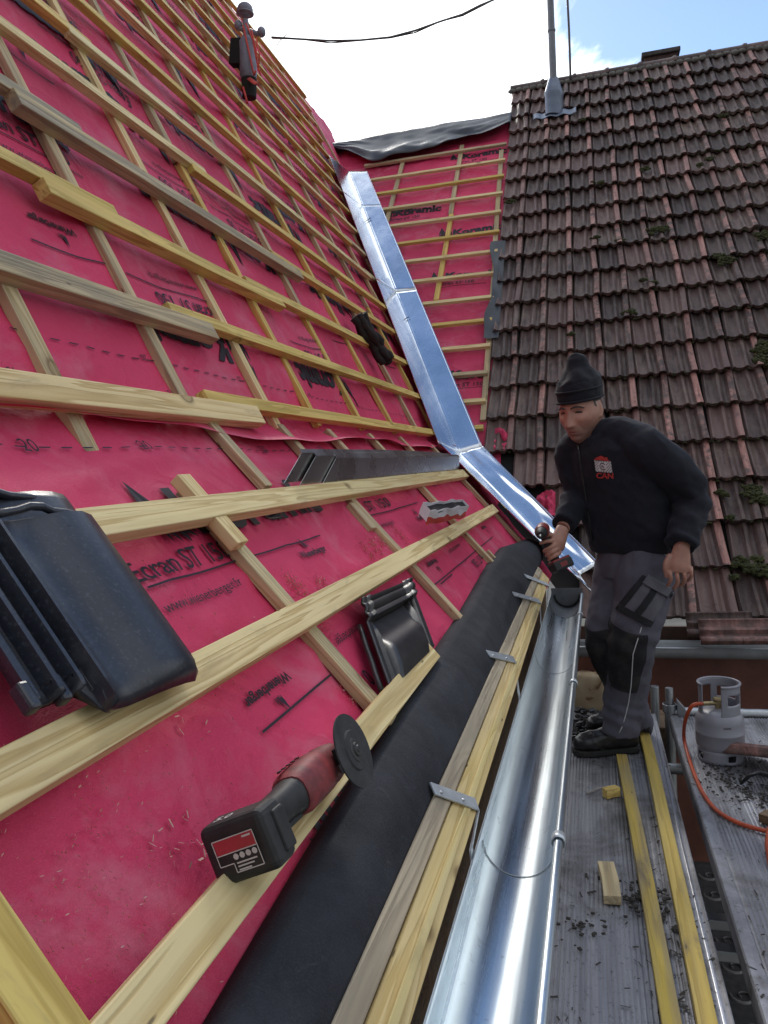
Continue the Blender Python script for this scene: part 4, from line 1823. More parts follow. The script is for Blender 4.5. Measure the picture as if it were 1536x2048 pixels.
for i in range(4):
    mb = MB()
    mb.box(gP((.236 + .008 * i) * k_, .030 * k_, .010 * k_), (.003 * k_, .006 * k_, .022 * k_), Matrix((gax, dn, gy)).transposed())
    mb.build('vent_slot', M_DARK, grd)
mb = MB()
mb.box(gP(.095 * k_, .0, -.024 * k_), (.075 * k_, .018 * k_, .008 * k_), Matrix((gax, dn, gy)).transposed())
mb.build('paddle_switch', M_GBLK, grd, bevel=.003)
mb = MB()
mb.tube([gP(.255 * k_, .010 * k_, 0), gP(.255 * k_, .046 * k_, 0)], [.020 * k_, .016 * k_], 16)
mb.build('gear_head', M_STEEL, grd, smooth=True, auto=40)
dc = gP(.262 * k_, .046 * k_, .006)
DR = .054
mb = MB()
mb.lathe([(.012, -.001), (DR, -.0012), (DR, .0012), (.030, .0014), (.028, .004), (.012, .004)], dc, dn, 40)
mb.build('cutting_disc', plain('abrasive_disc', (.035, .034, .036), .75, var=.35, scale=40, bmp=.3, bscale=200), grd, smooth=True, auto=35)
mb = MB()
mb.lathe([(.001, .010), (.005, .010), (.006, .008), (.010, .008), (.0105, .0055), (.017, .005), (.018, .001)], dc, dn, 24)
mb.build('flange_nut', plain('dark_steel_nut', (.07, .068, .068), .5, .5, .3), grd, smooth=True, auto=35)
mb = MB()
mb.lathe([(DR * .62, -.016), (DR * .98, -.014), (DR * .98, -.004), (DR * .62, -.003)], dc, dn, 20, a0=.4, a1=2.4)
mb.build('guard', M_STEEL, grd, smooth=True, solid=.002)
# the battery faces the camera side of the handle
Mr = Matrix((gax, dn, gy)).transposed()
bat_c = gP(.012 * k_, .0, -.006)
bb = thing  # (kept short)
mb = MB()
bw, bh, bl = .088 * k_, .070 * k_, .048 * k_
mb.box(bat_c, (bl, bw, bh), Mr)
battery = mb.build('battery', M_GBLK, grd, bevel=.010, seg=3)
fc = bat_c - gax * (bl / 2 + .0006)


def fP(x, y, d=0.0):
    """on the battery's end face: x to the right as seen, y up, in half sizes"""
    return fc + dn * (x * bw / 2) + gy * (y * bh / 2) - gax * d


for nm, x0, x1, y0, y1, m, d in (('label', -.62, .62, -.62, .50, M_GBLK, .0004), ('label_red', -.60, .60, .02, .48, plain('label_red', (.42, .035, .05), .5, var=.2), .0010)):
    mb = MB()
    mb.face([mb.vert(fP(x, y, d)) for x, y in ((x0, y0), (x1, y0), (x1, y1), (x0, y1))])
    mb.build(nm, m, battery)
M_LW = plain('label_white', (.55, .52, .50), .6, var=.1)
mb = MB()
for a, b in (((-.62, .50), (.62, .50)), ((.62, .50), (.62, -.62)), ((.62, -.62), (-.2, -.62)), ((-.2, -.62), (-.2, -.32)), ((-.2, -.32), (-.62, -.32)), ((-.62, -.32), (-.62, .50)), ((-.60, .02), (.60, .02))):
    p, q = fP(a[0], a[1], .0014), fP(b[0], b[1], .0014)
    t = (q - p).normalized()
    w = gax.cross(t).normalized() * .0006
    mb.face([mb.vert(p - w), mb.vert(q - w), mb.vert(q + w), mb.vert(p + w)])
for i in range(4):
    c = fP(-.08 + i * .19, -.14, .0014)
    mb.face([mb.vert(c + (dn * math.cos(a) + gy * math.sin(a)) * .0036) for a in [2 * PI * j / 8 for j in range(8)]])
for r in range(3):
    y = -.34 - .11 * r
    mb.face([mb.vert(fP(x, yy, .0014)) for x, yy in ((-.12, y - .03), (.50 - .12 * r, y - .03), (.50 - .12 * r, y + .02), (-.12, y + .02))])
mb.face([mb.vert(fP(x, yy, .0016)) for x, yy in ((.28, .36), (.54, .36), (.54, .42), (.28, .42))])
mb.build('label_mark', M_LW, battery)
vs, fs, w_ = text_tris('5.0', .02)
mb = MB()
tcn = bat_c + gy * (bh / 2 + .0007)
for x, y in vs:
    mb.v.append(tcn + dn * (-bw * .30 + x * .020) + gax * (-.012 + y * .020))
for f in fs:
    mb.face(f)
mb.build('label_mark', M_LW, battery)
for s_ in (-1, 1):
    mb = MB()
    mb.box(bat_c + dn * (s_ * bw / 2) + gax * .008, (bl * .5, .008, bh * .7), Mr)
    mb.build('battery_clip', M_GBLK, battery, bevel=.003)

# ---- pale timber in the near left corner: a short stout post standing on the roof
# (part of the house's roof frame: runs up the slope under the first row)
pa, pb2 = FL.hit(-60, 1690, .05), FL.hit(200, 2048, .05)
bar('counter_batten', FL.P(pa[0] - .020, pa[1] - .06, .012), FL.P(pb2[0] - .035, pb2[1] + .10, .012), FL.n, .052, .036, W_YEL, hs, rough=.002, bevel=.003)

# ---- sawdust
mb = MB()


def chips(fr, fn, pts, n, spread, size=(.002, .007)):
    for _ in range(n):
        px, py = random.choice(pts)
        u, v = fr.hit(px, py)
        u += random.gauss(0, spread)
        v += random.gauss(0, spread)
        if fr is FL and not (.13 < v < 1.0):
            continue
        p = fr.P(u, v, fn(u, v) + .0035)
        a = random.uniform(0, PI)
        L = random.uniform(*size)
        d1 = (fr.u * math.cos(a) + fr.v * math.sin(a)) * L
        d2 = (fr.u * -math.sin(a) + fr.v * math.cos(a)) * L * random.uniform(.15, .4) + fr.n * .001
        mb.face([mb.vert(p - d1 - d2), mb.vert(p + d1 - d2), mb.vert(p + d1 + d2), mb.vert(p - d1 + d2)])


chips(FL, memL, [(745, 1095), (760, 1090), (730, 1105), (800, 1070), (640, 1170)], 420, .022, (.0015, .0045))
chips(FL, memL, [(590, 1180), (605, 1195), (580, 1165), (640, 1260), (670, 1320), (700, 1390), (690, 1350)], 420, .020, (.0012, .0040))
chips(FL, memL, [(150, 1650), (220, 1800), (250, 1900), (320, 1630), (120, 1600), (200, 1980), (60, 1900)], 520, .055, (.0008, .0024))
chips(FL, memL, [(320, 1180), (560, 1250), (500, 1400), (400, 1500)], 160, .06, (.001, .003))
chips(FL, memL, [(320, 1690), (385, 1690), (390, 1440)], 30, .02, (.002, .006))
tag(mb.build('sawdust', plain('sawdust', (.62, .40, .32), .9, var=.2)), kind='stuff')

# ================================================================ things on the scaffold
random.seed(8)
M_LABELLESS = None


def loose_bar(name, px0, px1, w, h, mat, z=.006):
    a, b = atZ(px0[0], px0[1], z + h), atZ(px1[0], px1[1], z + h)
    d = (b - a).normalized()
    a = V((a.x, a.y, z))
    b = V((b.x, b.y, z))
    return bar(name, a, b, (0, 0, 1), w, h, mat, rough=.003, bow=.004)


tag(loose_bar('loose_batten', (1243, 1508), (1372, 2200), .042, .024, W_DIRTY), 'dirty yellow batten lying loose on the walkway, the one nearer the gutter', 'batten', 'yellow battens on the walkway')
tag(loose_bar('loose_batten', (1288, 1462), (1448, 2200),   .042, .026, W_DIRTY2), 'brighter yellow batten lying loose along the outer edge of the walkway', 'batten', 'yellow battens on the walkway')
tag(loose_bar('wood_offcut', (1212, 1722), (1226, 1792), .047, .026, W_CB), 'short pale wood offcut lying alone in the middle of the ribbed deck', 'offcut')
tag(loose_bar('wood_offcut', (1209, 1578), (1236, 1572), .030, .034, W_YEL), 'small yellowish wood block touching the dirty batten near the boot', 'offcut')
mb = MB()
a, b = atZ(1174, 1587, .01), atZ(1212, 1573, .012)
mb.tube([a, a.lerp(b, .5) + V((0, 0, .004)), b], .005, 8)
tag(mb.build('stick', plain('grey_stick', (.26, .24, .23), .7, var=.2), smooth=True), 'thin grey stick lying beside the small wood block on the deck', 'stick')

# gas bottle
bc = atZ(1441, 1516, .006)
bc.z = .006
R_ = .092
gbm = plain('grey_bottle_paint', (.235, .235, .27), .38, var=.10, scale=9, bmp=.04, bscale=50)
gas = thing('gas_bottle', 'grey steel gas bottle with round open collar standing on the outer deck', 'gas bottle', bc)
mb = MB()
S = R_ / .115
zz = [(.0, .045), (.06, .040), (.100, .050), (.113, .075), (.115, .09), (.115, .138), (.1165, .140), (.1165, .146), (.115, .148), (.115, .195), (.112, .215), (.100, .238), (.075, .254), (.035, .262), (.0, .264)]
mb.lathe([(r * S if r else .001, z * S) for r, z in zz], bc, n=40)
mb.build('tank', gbm, gas, smooth=True, auto=40)
mb = MB()
mb.grid(lambda a, b: bc + V((.108 * S * math.cos(a * 2 * PI), .108 * S * math.sin(a * 2 * PI), lerp(.0, .062, b) * S)), 64, 4, keep=lambda a, b: not (.25 < b < .75 and (int(a * 8) % 2 == 0) and .2 < (a * 8) % 1 < .8))
mb.build('foot_ring', gbm, gas, smooth=True, solid=.004)
# collar: open towards the photographer's left, with a hand slot on the right
mb = MB()
RC = .098 * S
a_cam = math.atan2(-bc.y, -bc.x)


def collar(a, b):
    ang = a_cam - PI + lerp(-2.75, 1.95, a) + PI
    return bc + V((RC * math.cos(ang), RC * math.sin(ang), lerp(.225, .388, b) * S))


a_cam = math.atan2(-bc.y, -bc.x)


def collar(a, b):
    ang = a_cam + lerp(.10, 2 * PI - .95, a)
    return bc + V((RC * math.cos(ang), RC * math.sin(ang), lerp(.215, .388, b) * S))


mb.grid(collar, 100, 20, keep=lambda a, b: not ((.06 < a < .24 and .46 < b < .76) or (.66 < a < .92 and .25 < b < .78) or (.40 < a < .60 and .46 < b < .76)))
mb.build('collar', gbm, gas, smooth=True, solid=.005)
mb = MB()
mb.tube([collar(i / 40, 1) for i in range(41)], .0055, 8)
mb.build('collar_rim', gbm, gas, smooth=True)
M_BRASS = plain('dull_brass', (.34, .27, .15), .4, .8, .2, 40)
mb = MB()
vt_ = bc + V((-.005, -.01, .262 * S))
mb.tube([vt_, vt_ + V((0, 0, .03))], .013, 12)
mb.tube([vt_ + V((0, 0, .02)), vt_ + V((-.06, -.02, .022))], .009, 10)
mb.lathe([(.001, .0), (.018, .001), (.021, .006), (.018, .012), (.001, .013)], vt_ + V((0, 0, .03)), n=8)
mb.build('valve', M_BRASS, gas, smooth=True, auto=40)
# dark worn stamps on the shoulder
mb = MB()
for i in range(7):
    ang = a_cam + .45 - i * .045
    for z0, z1 in ((.186, .194),):
        q = [bc + V(((.1156) * S * math.cos(x), (.1156) * S * math.sin(x), z * S)) for x, z in ((ang, z0), (ang - .02 - .012 * (i % 2), z0), (ang - .02, z1), (ang + .004, z1))]
        mb.face([mb.vert(p) for p in q])
mb.build('worn_stamp', M_GBLK, gas)
# hose
M_HOSE = plain('orange_hose', (.42, .065, .022), .45, var=.2, scale=20)
mb = MB()
hp_ = [vt_ + V((-.055, -.018, .022)), vt_ + V((-.10, -.03, .015))]
for x, y, z in ((1371, 1440, .16), (1368, 1475, .06), (1376, 1510, .018), (1390, 1552, .013), (1408, 1590, .013), (1435, 1622, .013), (1475, 1645, .013), (1515, 1658, .013), (1560, 1668, .013)):
    hp_.append(atZ(x, y, z))
# smooth the path
sp = []
for i in range(len(hp_) - 1):
    p0, p1, p2, p3 = hp_[max(0, i - 1)], hp_[i], hp_[i + 1], hp_[min(len(hp_) - 1, i + 2)]
    for k in range(8):
        t = k / 8
        sp.append(.5 * (2 * p1 + (p2 - p0) * t + (2 * p0 - 5 * p1 + 4 * p2 - p3) * t * t + (3 * p1 - p0 - 3 * p2 + p3) * t ** 3))
sp.append(hp_[-1])
mb.tube(sp, .0075, 10)
tag(mb.build('gas_hose', M_HOSE, smooth=True), 'thin orange gas hose curving from the bottle valve over the outer deck', 'hose')
mb = MB()
mb.tube([atZ(1575, 1625, .012), atZ(1550, 1638, .013), atZ(1538, 1660, .018), atZ(1535, 1690, .014), atZ(1541, 1730, .012), atZ(1570, 1765, .012)], .0085, 10)
tag(mb.build('gas_hose', M_HOSE, smooth=True), 'thicker orange hose loop entering at the right edge of the outer deck', 'hose')


# broken tiles and scraps on the outer deck
def old_tile(px, py, rz, rx, ry, k, lab):
    c = atZ(px, py, .045)
    Rm = Matrix.Rotation(rz, 3, 'Z') @ Matrix.Rotation(ry, 3, 'Y') @ Matrix.Rotation(rx, 3, 'X')
    mb = MB()
    rings = []
    for i in range(9):
        l = (i / 8 - .5) * .30 * k
        rings.append([c + Rm @ V((l + (.02 * noise.noise((x * 30, i, 0)) if i in (0, 8) else 0), x * k - .1 * k, h * 1.2)) for x, h in prof])
    mb.loft(rings, closed=False, cap=False, col=(.55, .4, .5))
    return tag(mb.build('broken_tile', M_TILE, smooth=True, auto=40, solid=.014), lab, 'roof tile')


old_tile(1522, 1512, 2.6, .25, .12, .8, 'dark red broken roof tile lying beside the foot of the gas bottle')
mb = MB()
c = [atZ(1482, 1568, .012), atZ(1498, 1552, .05), atZ(1516, 1545, .065), atZ(1540, 1552, .04), atZ(1570, 1566, .012)]
mb.tube(c, [(.010, .004), (.016, .006), (.02, .007), (.02, .007), (.012, .005)], 8)
tag(mb.build('bent_strip', M_GBLK, smooth=True), 'bent black strip lying on the outer deck below the broken tile', 'strip')
tag(loose_bar('wood_offcut', (1524, 1622), (1580, 1640), .05, .03, W_BROWN), 'old dark brown wood piece at the right edge above the hose loop', 'offcut')

# stone piece and wet rubble beyond the boot
sb = atY(1180, 1388, YD + .16)
mb = MB()


def stone(a, b):
    th, ph = a * 2 * PI, b * PI
    q = V((math.cos(th) * math.sin(ph), math.sin(th) * math.sin(ph), -math.cos(ph)))
    q = V([math.copysign(abs(x) ** .45, x) for x in q])
    r = 1 + .10 * noise.noise(q * 2.0)
    return sb + V((q.x * .085 * r, q.y * .05 * r, q.z * .11 * r))


mb.grid(stone, 40, 24)
m_st, t_, b_ = new_mat('stained_sandstone')
v_ = coords(t_)
t_.links.new(ramp(t_, noise_n(t_, 7, 5, .6, v_, .8), [(.35, (.42, .33, .22)), (.55, (.34, .25, .15)), (.60, (.13, .07, .03)), (.72, (.40, .31, .20))]), b_.inputs['Base Color'])
b_.inputs['Roughness'].default_value = .9
tag(mb.build('stone', m_st, smooth=True), 'beige stained sandstone piece behind the man\'s leg at the gutter\'s end', 'stone')
pb_ = thing  # noqa
mb = MB()
mb.box((sb.x + .3, sb.y + .05, sb.z - .20), (1.2, .28, .14))
tag(mb.build('timber_beam', W_BROWN, bevel=.004), 'old dark timber beam under the beige stone beyond the walkway\'s end', 'beam')
mb = MB()
for i in range(150):
    x, y = random.gauss(1178, 22), random.gauss(1455, 24)
    if y > 1500 or x > 1290 or x < 1142:
        continue
    p = atZ(x, y, .01 + abs(random.gauss(0, .012)))
    if p.y > YD - .02:
        p.y = YD - .02
    s_ = random.uniform(.008, .028)
    e = Matrix.Rotation(random.uniform(0, 6), 3, 'Z') @ Matrix.Rotation(random.uniform(0, 3), 3, 'X')
    mb.box(p, (s_ * 1.6, s_, s_ * .6), e)
tag(mb.build('rubble', plain('wet_black_rubble', (.022, .019, .018), .35, var=.6, scale=50), bevel=.002), kind='stuff')
mb = MB()
q = atZ(1196, 1448, .03)
mb.sphere(q, (.035, .02, .02), 10, 7)
tag(mb.build('stone', plain('pale_pebble', (.40, .36, .32), .8, var=.2), smooth=True), 'pale small pebble lying in the black rubble behind the boot', 'stone')

# scattered grit, leaves and splinters on the decks
mb = MB()
for i in range(520):
    zone = random.random()
    if zone < .55:
        x, y = random.uniform(1100, 1440), random.uniform(1500, 2048)
    elif zone < .75:
        x, y = random.gauss(1300, 14) + (random.uniform(1500, 2048) - 1500) * 0, random.uniform(1560, 2048)
        x += (y - 1500) * .145
    else:
        x, y = random.uniform(1380, 1536), random.uniform(1450, 2000)
    p = atZ(x, y, .0075)
    if XD < p.x < XP or p.y > YD or p.x < XD - .6:
        continue
    if zone < .55 and noise.noise((p.x * 4, p.y * 3, 2)) < random.uniform(-.3, .25):
        continue
    L = random.choice((.003, .004, .006, .009)) * random.uniform(.7, 1.6)
    a = random.uniform(0, PI)
    d1 = V((math.cos(a), math.sin(a), .15 * random.random())) * L
    d2 = V((-math.sin(a), math.cos(a), .25)) * L * random.uniform(.2, .6)
    mb.face([mb.vert(p - d1 - d2 * .5), mb.vert(p + d1 - d2 * .2), mb.vert(p + d1 * .8 + d2), mb.vert(p - d1 + d2 * .7)])
for x, y, n_, sd in ((1452, 1555, 110, .05), (1500, 1590, 80, .05), (1290, 1800, 120, .03), (1160, 1850, 30, .03)):
    for i in range(n_):
        p = atZ(x, y, .008) + V((random.gauss(0, sd), random.gauss(0, sd * 1.5), abs(random.gauss(0, .003))))
        if XD < p.x < XP:
            continue
        s_ = random.uniform(.003, .009)
        mb.box(p, (s_, s_ * 1.4, s_ * .5), Matrix.Rotation(random.uniform(0, 3), 3, 'Z'))
tag(mb.build('litter', plain('black_grit', (.030, .025, .021), .85, var=.6, scale=80)), kind='stuff')

# patterned mat on the lower deck, seen through the gap
mt = thing('patterned_mat', 'dark grey mat with pale scroll ornaments seen in the gap between the decks', 'mat', (.45, 3.3, -.774))
mb = MB()
mb.grid(lambda a, b: V((lerp(-.1, 1.1, a), lerp(2.55, 3.92, b), -.772)), 4, 4)
mb.build('field', plain('mat_grey', (.075, .072, .074), .9, var=.25, scale=30), mt)
mb = MB()
for i in range(7):
    for j in range(8):
        cx, cy = .0 + i * .16, 2.62 + j * .17
        pts = []
        for k in range(15):
            a = k / 14 * 4.6 * PI / 2
            r = .048 * (1 - k / 18)
            pts.append(V((cx + r * math.cos(a + i), cy + r * math.sin(a + i), -.769)))
        mb.tube(pts, [(.006, .0015)] * 15, 6)
        mb.box((cx + .08, cy + .08, -.769), (.05, .012, .002), Matrix.Rotation(.8 + j, 3, 'Z'))
mb.build('ornament', plain('mat_pale', (.30, .285, .28), .9, var=.2, scale=30), mt, smooth=True)

# loose tiles lying at the tiled eave, moss
random.seed(4)
for k, (px, py, du, lab) in enumerate(((1478, 1262, 0, 'reddish roof tile lying crosswise low on the tiled slope near the eave gutter'), (1440, 1242, 0, 'dark roof tile lying crosswise just above the reddish one near the eave'))):
    u, v = FR.hit(px, py, .12)
    mb = MB()
    rings = []
    for i in range(9):
        l = (i / 8 - .5) * (.40 if k == 0 else .34)
        rings.append([FR.P(u + l, v + (x - .1) * .75, .115 - .03 * k + h * 1.2 + .01 * (i / 8)) for x, h in prof])
    mb.loft(rings, closed=False, cap=False, col=(.6 - .5 * k, .5, 1 - k))
    tag(mb.build('loose_tile', M_TILE, smooth=True, auto=40, solid=.014), lab, 'roof tile')
mb = MB()
spots = [(1310, 460, 16), (1322, 458, 14), (1450, 520, 16), (1440, 512, 12), (1260, 625, 12), (1240, 482, 8), (1192, 475, 7), (1203, 365, 7), (1290, 338, 9), (1445, 232, 8), (1420, 318, 9), (1165, 240, 6), (1020, 403, 10), (1522, 700, 18), (1530, 720, 22), (1526, 690, 14),
         (1530, 470, 18), (1185, 366, 5), (1308, 565, 6), (1285, 560, 6), (1510, 990, 16), (1500, 975, 12), (1525, 1000, 16), (1480, 1120, 12), (1500, 1135, 18), (1525, 1140, 20), (1470, 1130, 10), (1515, 1120, 14), (1460, 1035, 8), (1470, 1155, 8), (1300, 160, 5), (1142, 668, 6), (1440, 985, 8), (1450, 990, 6), (1400, 330, 7)]
for px, py, r in spots:
    u, v = FR.hit(px, py, .07)
    Rr = r * FR.P(u, v).y / 1600 * .95
    for i in range(int(26 + r * 6)):
        a = random.uniform(0, 2 * PI)
        q = Rr * math.sqrt(random.random())
        s_ = random.uniform(.005, .012) * (1 + r / 30)
        q *= .55 + .9 * max(0, noise.noise((px * .1 + math.cos(a) * 1.3, py * .1 + math.sin(a) * 1.3, 0)) + .35)
        c = FR.P(u + q * math.cos(a) * 1.25, v + q * math.sin(a) * .75, .066 + random.uniform(0, .024) * (1 - q / Rr * .7))
        e = Matrix.Rotation(random.uniform(0, 6), 3, 'Z') @ Matrix.Rotation(random.uniform(0, 3), 3, 'X')
        mb.sphere(c, (s_, s_ * .8, s_ * .6), 5, 4, e)
for i in range(900):                               # crumbs of moss in the laps between the courses
    k = random.randrange(4, NROW)
    u = random.uniform(.9, 3.2) if random.random() < .8 else random.uniform(.1, 3)
    v = k * GAUGE_R + random.uniform(-.004, .012)
    s_ = random.uniform(.004, .011)
    mb.sphere(FR.P(u, v, .062 + random.uniform(-.02, .0)), (s_ * 1.3, s_, s_ * .7), 5, 4)
tag(mb.build('moss', M_MOSS, smooth=True), kind='stuff')
# ================================================================ the roofer
from mathutils.bvhtree import BVHTree
random.seed(12)
YM = 3.36
foot0 = atZ(1205, 1512, 0)
YM = foot0.y + .03
print('man Y', YM)
man = thing('person', 'man in black beanie, black jacket and grey work trousers stooping with a cordless drill', 'person', (foot0.x + .08, YM, 0))


def mp3(px, py, dy=0.0):
    return atY(px, py, YM + dy)


PXM = YM / 1600.0                      # metres per pixel of the photograph at the man


def ringe(c, a, b, ax, ay, n=20, sq=2.0):
    """ellipse ring: centre c, half axes a along ax, b along ay"""
    out = []
    for k in range(n):
        t = 2 * PI * k / n
        cs, sn = math.cos(t), math.sin(t)
        out.append(c + ax * (a * math.copysign(abs(cs) ** (2 / sq), cs)) + ay * (b * math.copysign(abs(sn) ** (2 / sq), sn)))
    return out


def limb(mb, pts, rad, n=16, ref=None, steps=5, mat=0):
    """tapered limb through joints: Catmull-Rom through pts, radii (r or (r1, r2)) interpolated"""
    P, Rr = [], []
    rad = [r if isinstance(r, tuple) else (r, r) for r in rad]
    for i in range(len(pts) - 1):
        p0, p1, p2, p3 = pts[max(0, i - 1)], pts[i], pts[i + 1], pts[min(len(pts) - 1, i + 2)]
        for k in range(steps):
            t = k / steps
            P.append(.5 * (2 * p1 + (p2 - p0) * t + (2 * p0 - 5 * p1 + 4 * p2 - p3) * t * t + (3 * p1 - p0 - 3 * p2 + p3) * t ** 3))
            Rr.append((lerp(rad[i][0], rad[i + 1][0], t), lerp(rad[i][1], rad[i + 1][1], t)))
    P.append(pts[-1])
    Rr.append(rad[-1])
    rings = []
    r_ = V(ref) if ref is not None else None
    for i, p in enumerate(P):
        t = (P[min(len(P) - 1, i + 1)] - P[max(0, i - 1)]).normalized()
        if r_ is None:
            r_ = t.orthogonal()
        r_ = (r_ - t * r_.dot(t)).normalized()
        bi = t.cross(r_)
        rings.append(ringe(p, Rr[i][0], Rr[i][1], r_, bi, n))
    mb.loft(rings, mat=mat)


def fuse(mb, name, voxel, mats, parent, smooth_it=4, disp=None, sfac=.5):
    """one continuous surface out of overlapping closed lofts"""
    o = mb.build('tmp', mats if isinstance(mats, (list, tuple)) else [mats])
    r = o.modifiers.new('r', 'REMESH')
    r.mode = 'VOXEL'
    r.voxel_size = voxel
    s_ = o.modifiers.new('s', 'SMOOTH')
    s_.factor = sfac
    s_.iterations = smooth_it
    dg = bpy.context.evaluated_depsgraph_get()
    dg.update()
    me = bpy.data.meshes.new_from_object(o.evaluated_get(dg))
    bpy.data.objects.remove(o)
    if disp:
        ns = [v.normal.copy() for v in me.vertices]
        for v, nn in zip(me.vertices, ns):
            v.co = v.co + nn * disp(v.co, nn)
        me.update()
    for p in me.polygons:
        p.use_smooth = True
    me.name = name
    q = bpy.data.objects.new(name, me)
    sc.collection.objects.link(q)
    me.materials.clear()
    for m in (mats if isinstance(mats, (list, tuple)) else [mats]):
        me.materials.append(m)
    if parent is not None:
        par(q, parent)
    return q


def bvh_of(o):
    return BVHTree.FromPolygons([v.co for v in o.data.vertices], [tuple(p.vertices) for p in o.data.polygons])


def on_surface(tree, px, py, off=.002):
    o = V((0, 0, H))
    hit_, nn, _i, _d = tree.ray_cast(o, ray(px, py).normalized())
    if hit_ is None:
        return None
    return hit_ + nn * off


# frames of the figure
F2 = V((-.60, -.80, 0)).normalized()             # where the chest faces
LFT = V((0, 0, 1)).cross(F2).normalized()        # towards his left hand
YAW = math.radians(26)
HF = V((-math.sin(YAW) - .06, -math.cos(YAW), -.20)).normalized()    # where the face looks
HL = V((0, 0, 1)).cross(HF).normalized()
HU = HF.cross(HL).normalized()
if HU.z < 0:
    HU = -HU
HC = mp3(1163, 825, 0.0)
HS = 1.06                          # middle of the skull


def skin_mat():
    m, t, b = new_mat('skin')
    v = coords(t)
    n1 = noise_n(t, 22, 4, .6, v)
    n2 = noise_n(t, 160, 3, .6, v)
    c = ramp(t, n1, [(.3, (.36, .175, .125)), (.7, (.50, .27, .20))])
    c = mix(t, math_node(t, 'MULTIPLY', n2, .35), c, (.30, .14, .11))
    va_ = N(t, 'ShaderNodeVertexColor', layer_name='tint')
    sp_ = N(t, 'ShaderNodeSeparateColor')
    t.links.new(va_.outputs['Color'], sp_.inputs[0])
    c = mix(t, math_node(t, 'MULTIPLY', sp_.outputs[0], math_node(t, 'ADD', math_node(t, 'MULTIPLY', n2, .7), .15)), c, (.13, .085, .075))
    c = mix(t, math_node(t, 'MULTIPLY', sp_.outputs[2], .35), c, (.45, .16, .12))
    c = mix(t, math_node(t, 'MULTIPLY', sp_.outputs[1], .5), c, (.30, .11, .10))
    t.links.new(c, b.inputs['Base Color'])
    b.inputs['Roughness'].default_value = .5
    b.inputs['Subsurface Weight'].default_value = .08
    b.inputs['Subsurface Radius'].default_value = (.01, .004, .002)
    bump(t, b, n2, .15, .001)
    return m


M_SKIN = skin_mat()


def hp3(x, y, z):
    return HC + (HL * x + HF * y + HU * z) * HS


def g2(x, z, cx, cz, sx, sz):
    return math.exp(-((x - cx) / sx) ** 2 - ((z - cz) / sz) ** 2)


def head_pt(a, b):
    th = a * 2 * PI
    ph = b * PI
    d = V((math.sin(th) * math.sin(ph), math.cos(th) * math.sin(ph), -math.cos(ph)))
    x, y, z = d.x * .078, d.y * .098, d.z * .120
    if z < 0:
        k = -z / .118
        x *= 1 - .40 * k ** 1.5
        if y > 0:
            y *= 1 - .10 * k ** 2
            y += .016 * k
        else:
            y *= 1 - .35 * k
    front = max(0, d.y)
    f = sm(.15, .6, front)
    n = 0
    n += .0065 * g2(abs(x), z, .025, .034, .022, .009)           # brow ridge
    n -= .0140 * g2(abs(x), z, .032, .014, .018, .012)           # eye sockets
    n += .0060 * g2(abs(x), z, .048, -.014, .016, .016)          # cheekbones
    n -= .0070 * g2(abs(x), z, .046, -.050, .016, .022)          # hollow cheeks
    n += .0090 * g2(abs(x), z, .0, -.094, .022, .013)            # chin
    n -= .0050 * g2(abs(x), z, .0, -.080, .025, .007)
    n += .0050 * g2(abs(x), z, .0, -.060, .024, .012)            # mouth mound
    n -= .0065 * g2(abs(x), z, .0, -.0605, .024, .0034)          # parting of the lips
    n += .0022 * g2(abs(x), z, .0, -.067, .018, .004)
    n -= .0045 * g2(abs(x), z, .030 + (-.03 - z) * .25, -.045, .0055, .020)   # folds beside the mouth
    # nose
    if -.050 < z < .035:
        t = (.030 - z) / .066
        prof_ = max(0, min(1, t)) ** 1.25 * .026
        if z < -.036:
            prof_ *= max(0, 1 - (-.036 - z) / .011)
        w = lerp(.0085, .0150, max(0, min(1, t)))
        n += prof_ * math.exp(-(x / w) ** 2)
        n += .004 * g2(abs(x), z, .014, -.032, .006, .007)
    q = hp3(x, y, z) + (HF * f * n)
    return q


# ---- body: head, neck, thin trunk and limbs inside the clothes, both hands, one surface
mb = MB()
mb.grid(head_pt, 96, 72)
# close the poles and seam: the grid wraps, so weld by adding a core ellipsoid
mb2 = MB()
NU, NV_ = 96, 72
rings = []
for j in range(NV_ + 1):
    b = min(max(j / NV_, .004), .996)
    rings.append([head_pt(i / NU, b) for i in range(NU)])
mb2.loft([r[::-1] for r in rings])
mb = mb2
for s_ in (-1, 1):                                # ears
    e0 = hp3(s_ * .074, -.006, .0)
    Re = Matrix((HL, HF, HU)).transposed() @ Matrix.Rotation(s_ * .45, 3, 'Z')
    mb.sphere(e0 + HU * .004, (.008, .019, .031), 14, 10, Re)
    mb.sphere(e0 + HU * -.018 + HF * .003, (.007, .011, .012), 10, 8, Re)
neck0, neck1 = hp3(0, -.020, -.070), mp3(1192, 902, .02)
limb(mb, [neck0, neck0.lerp(neck1, .5), neck1], [.058, .058, .066])
PEL = mp3(1272, 1085, .05)
CHE = mp3(1220, 935, .02)
limb(mb, [neck1, CHE, CHE.lerp(PEL, .55), PEL], [(.06, .05), (.12, .08), (.12, .085), (.12, .09)], ref=LFT)
LSH, LEL, LWR = mp3(1298, 895, -.10), mp3(1384, 1000, -.06), mp3(1362, 1098, -.20)
RSH, REL, RWR = mp3(1150, 905, .10), mp3(1158, 992, .06), mp3(1126, 1056, -.08)
limb(mb, [CHE, LSH, LEL, LWR], [.05, .045, .036, .029])
limb(mb, [CHE, RSH, REL, RWR], [.05, .045, .036, .028])
LHP, RHP = mp3(1298, 1120, -.02), mp3(1240, 1115, .11)
LKN, RKN = mp3(1266, 1290, -.10), mp3(1212, 1280, .02)
LAN, RAN = mp3(1243, 1455, .0), mp3(1272, 1440, .20)
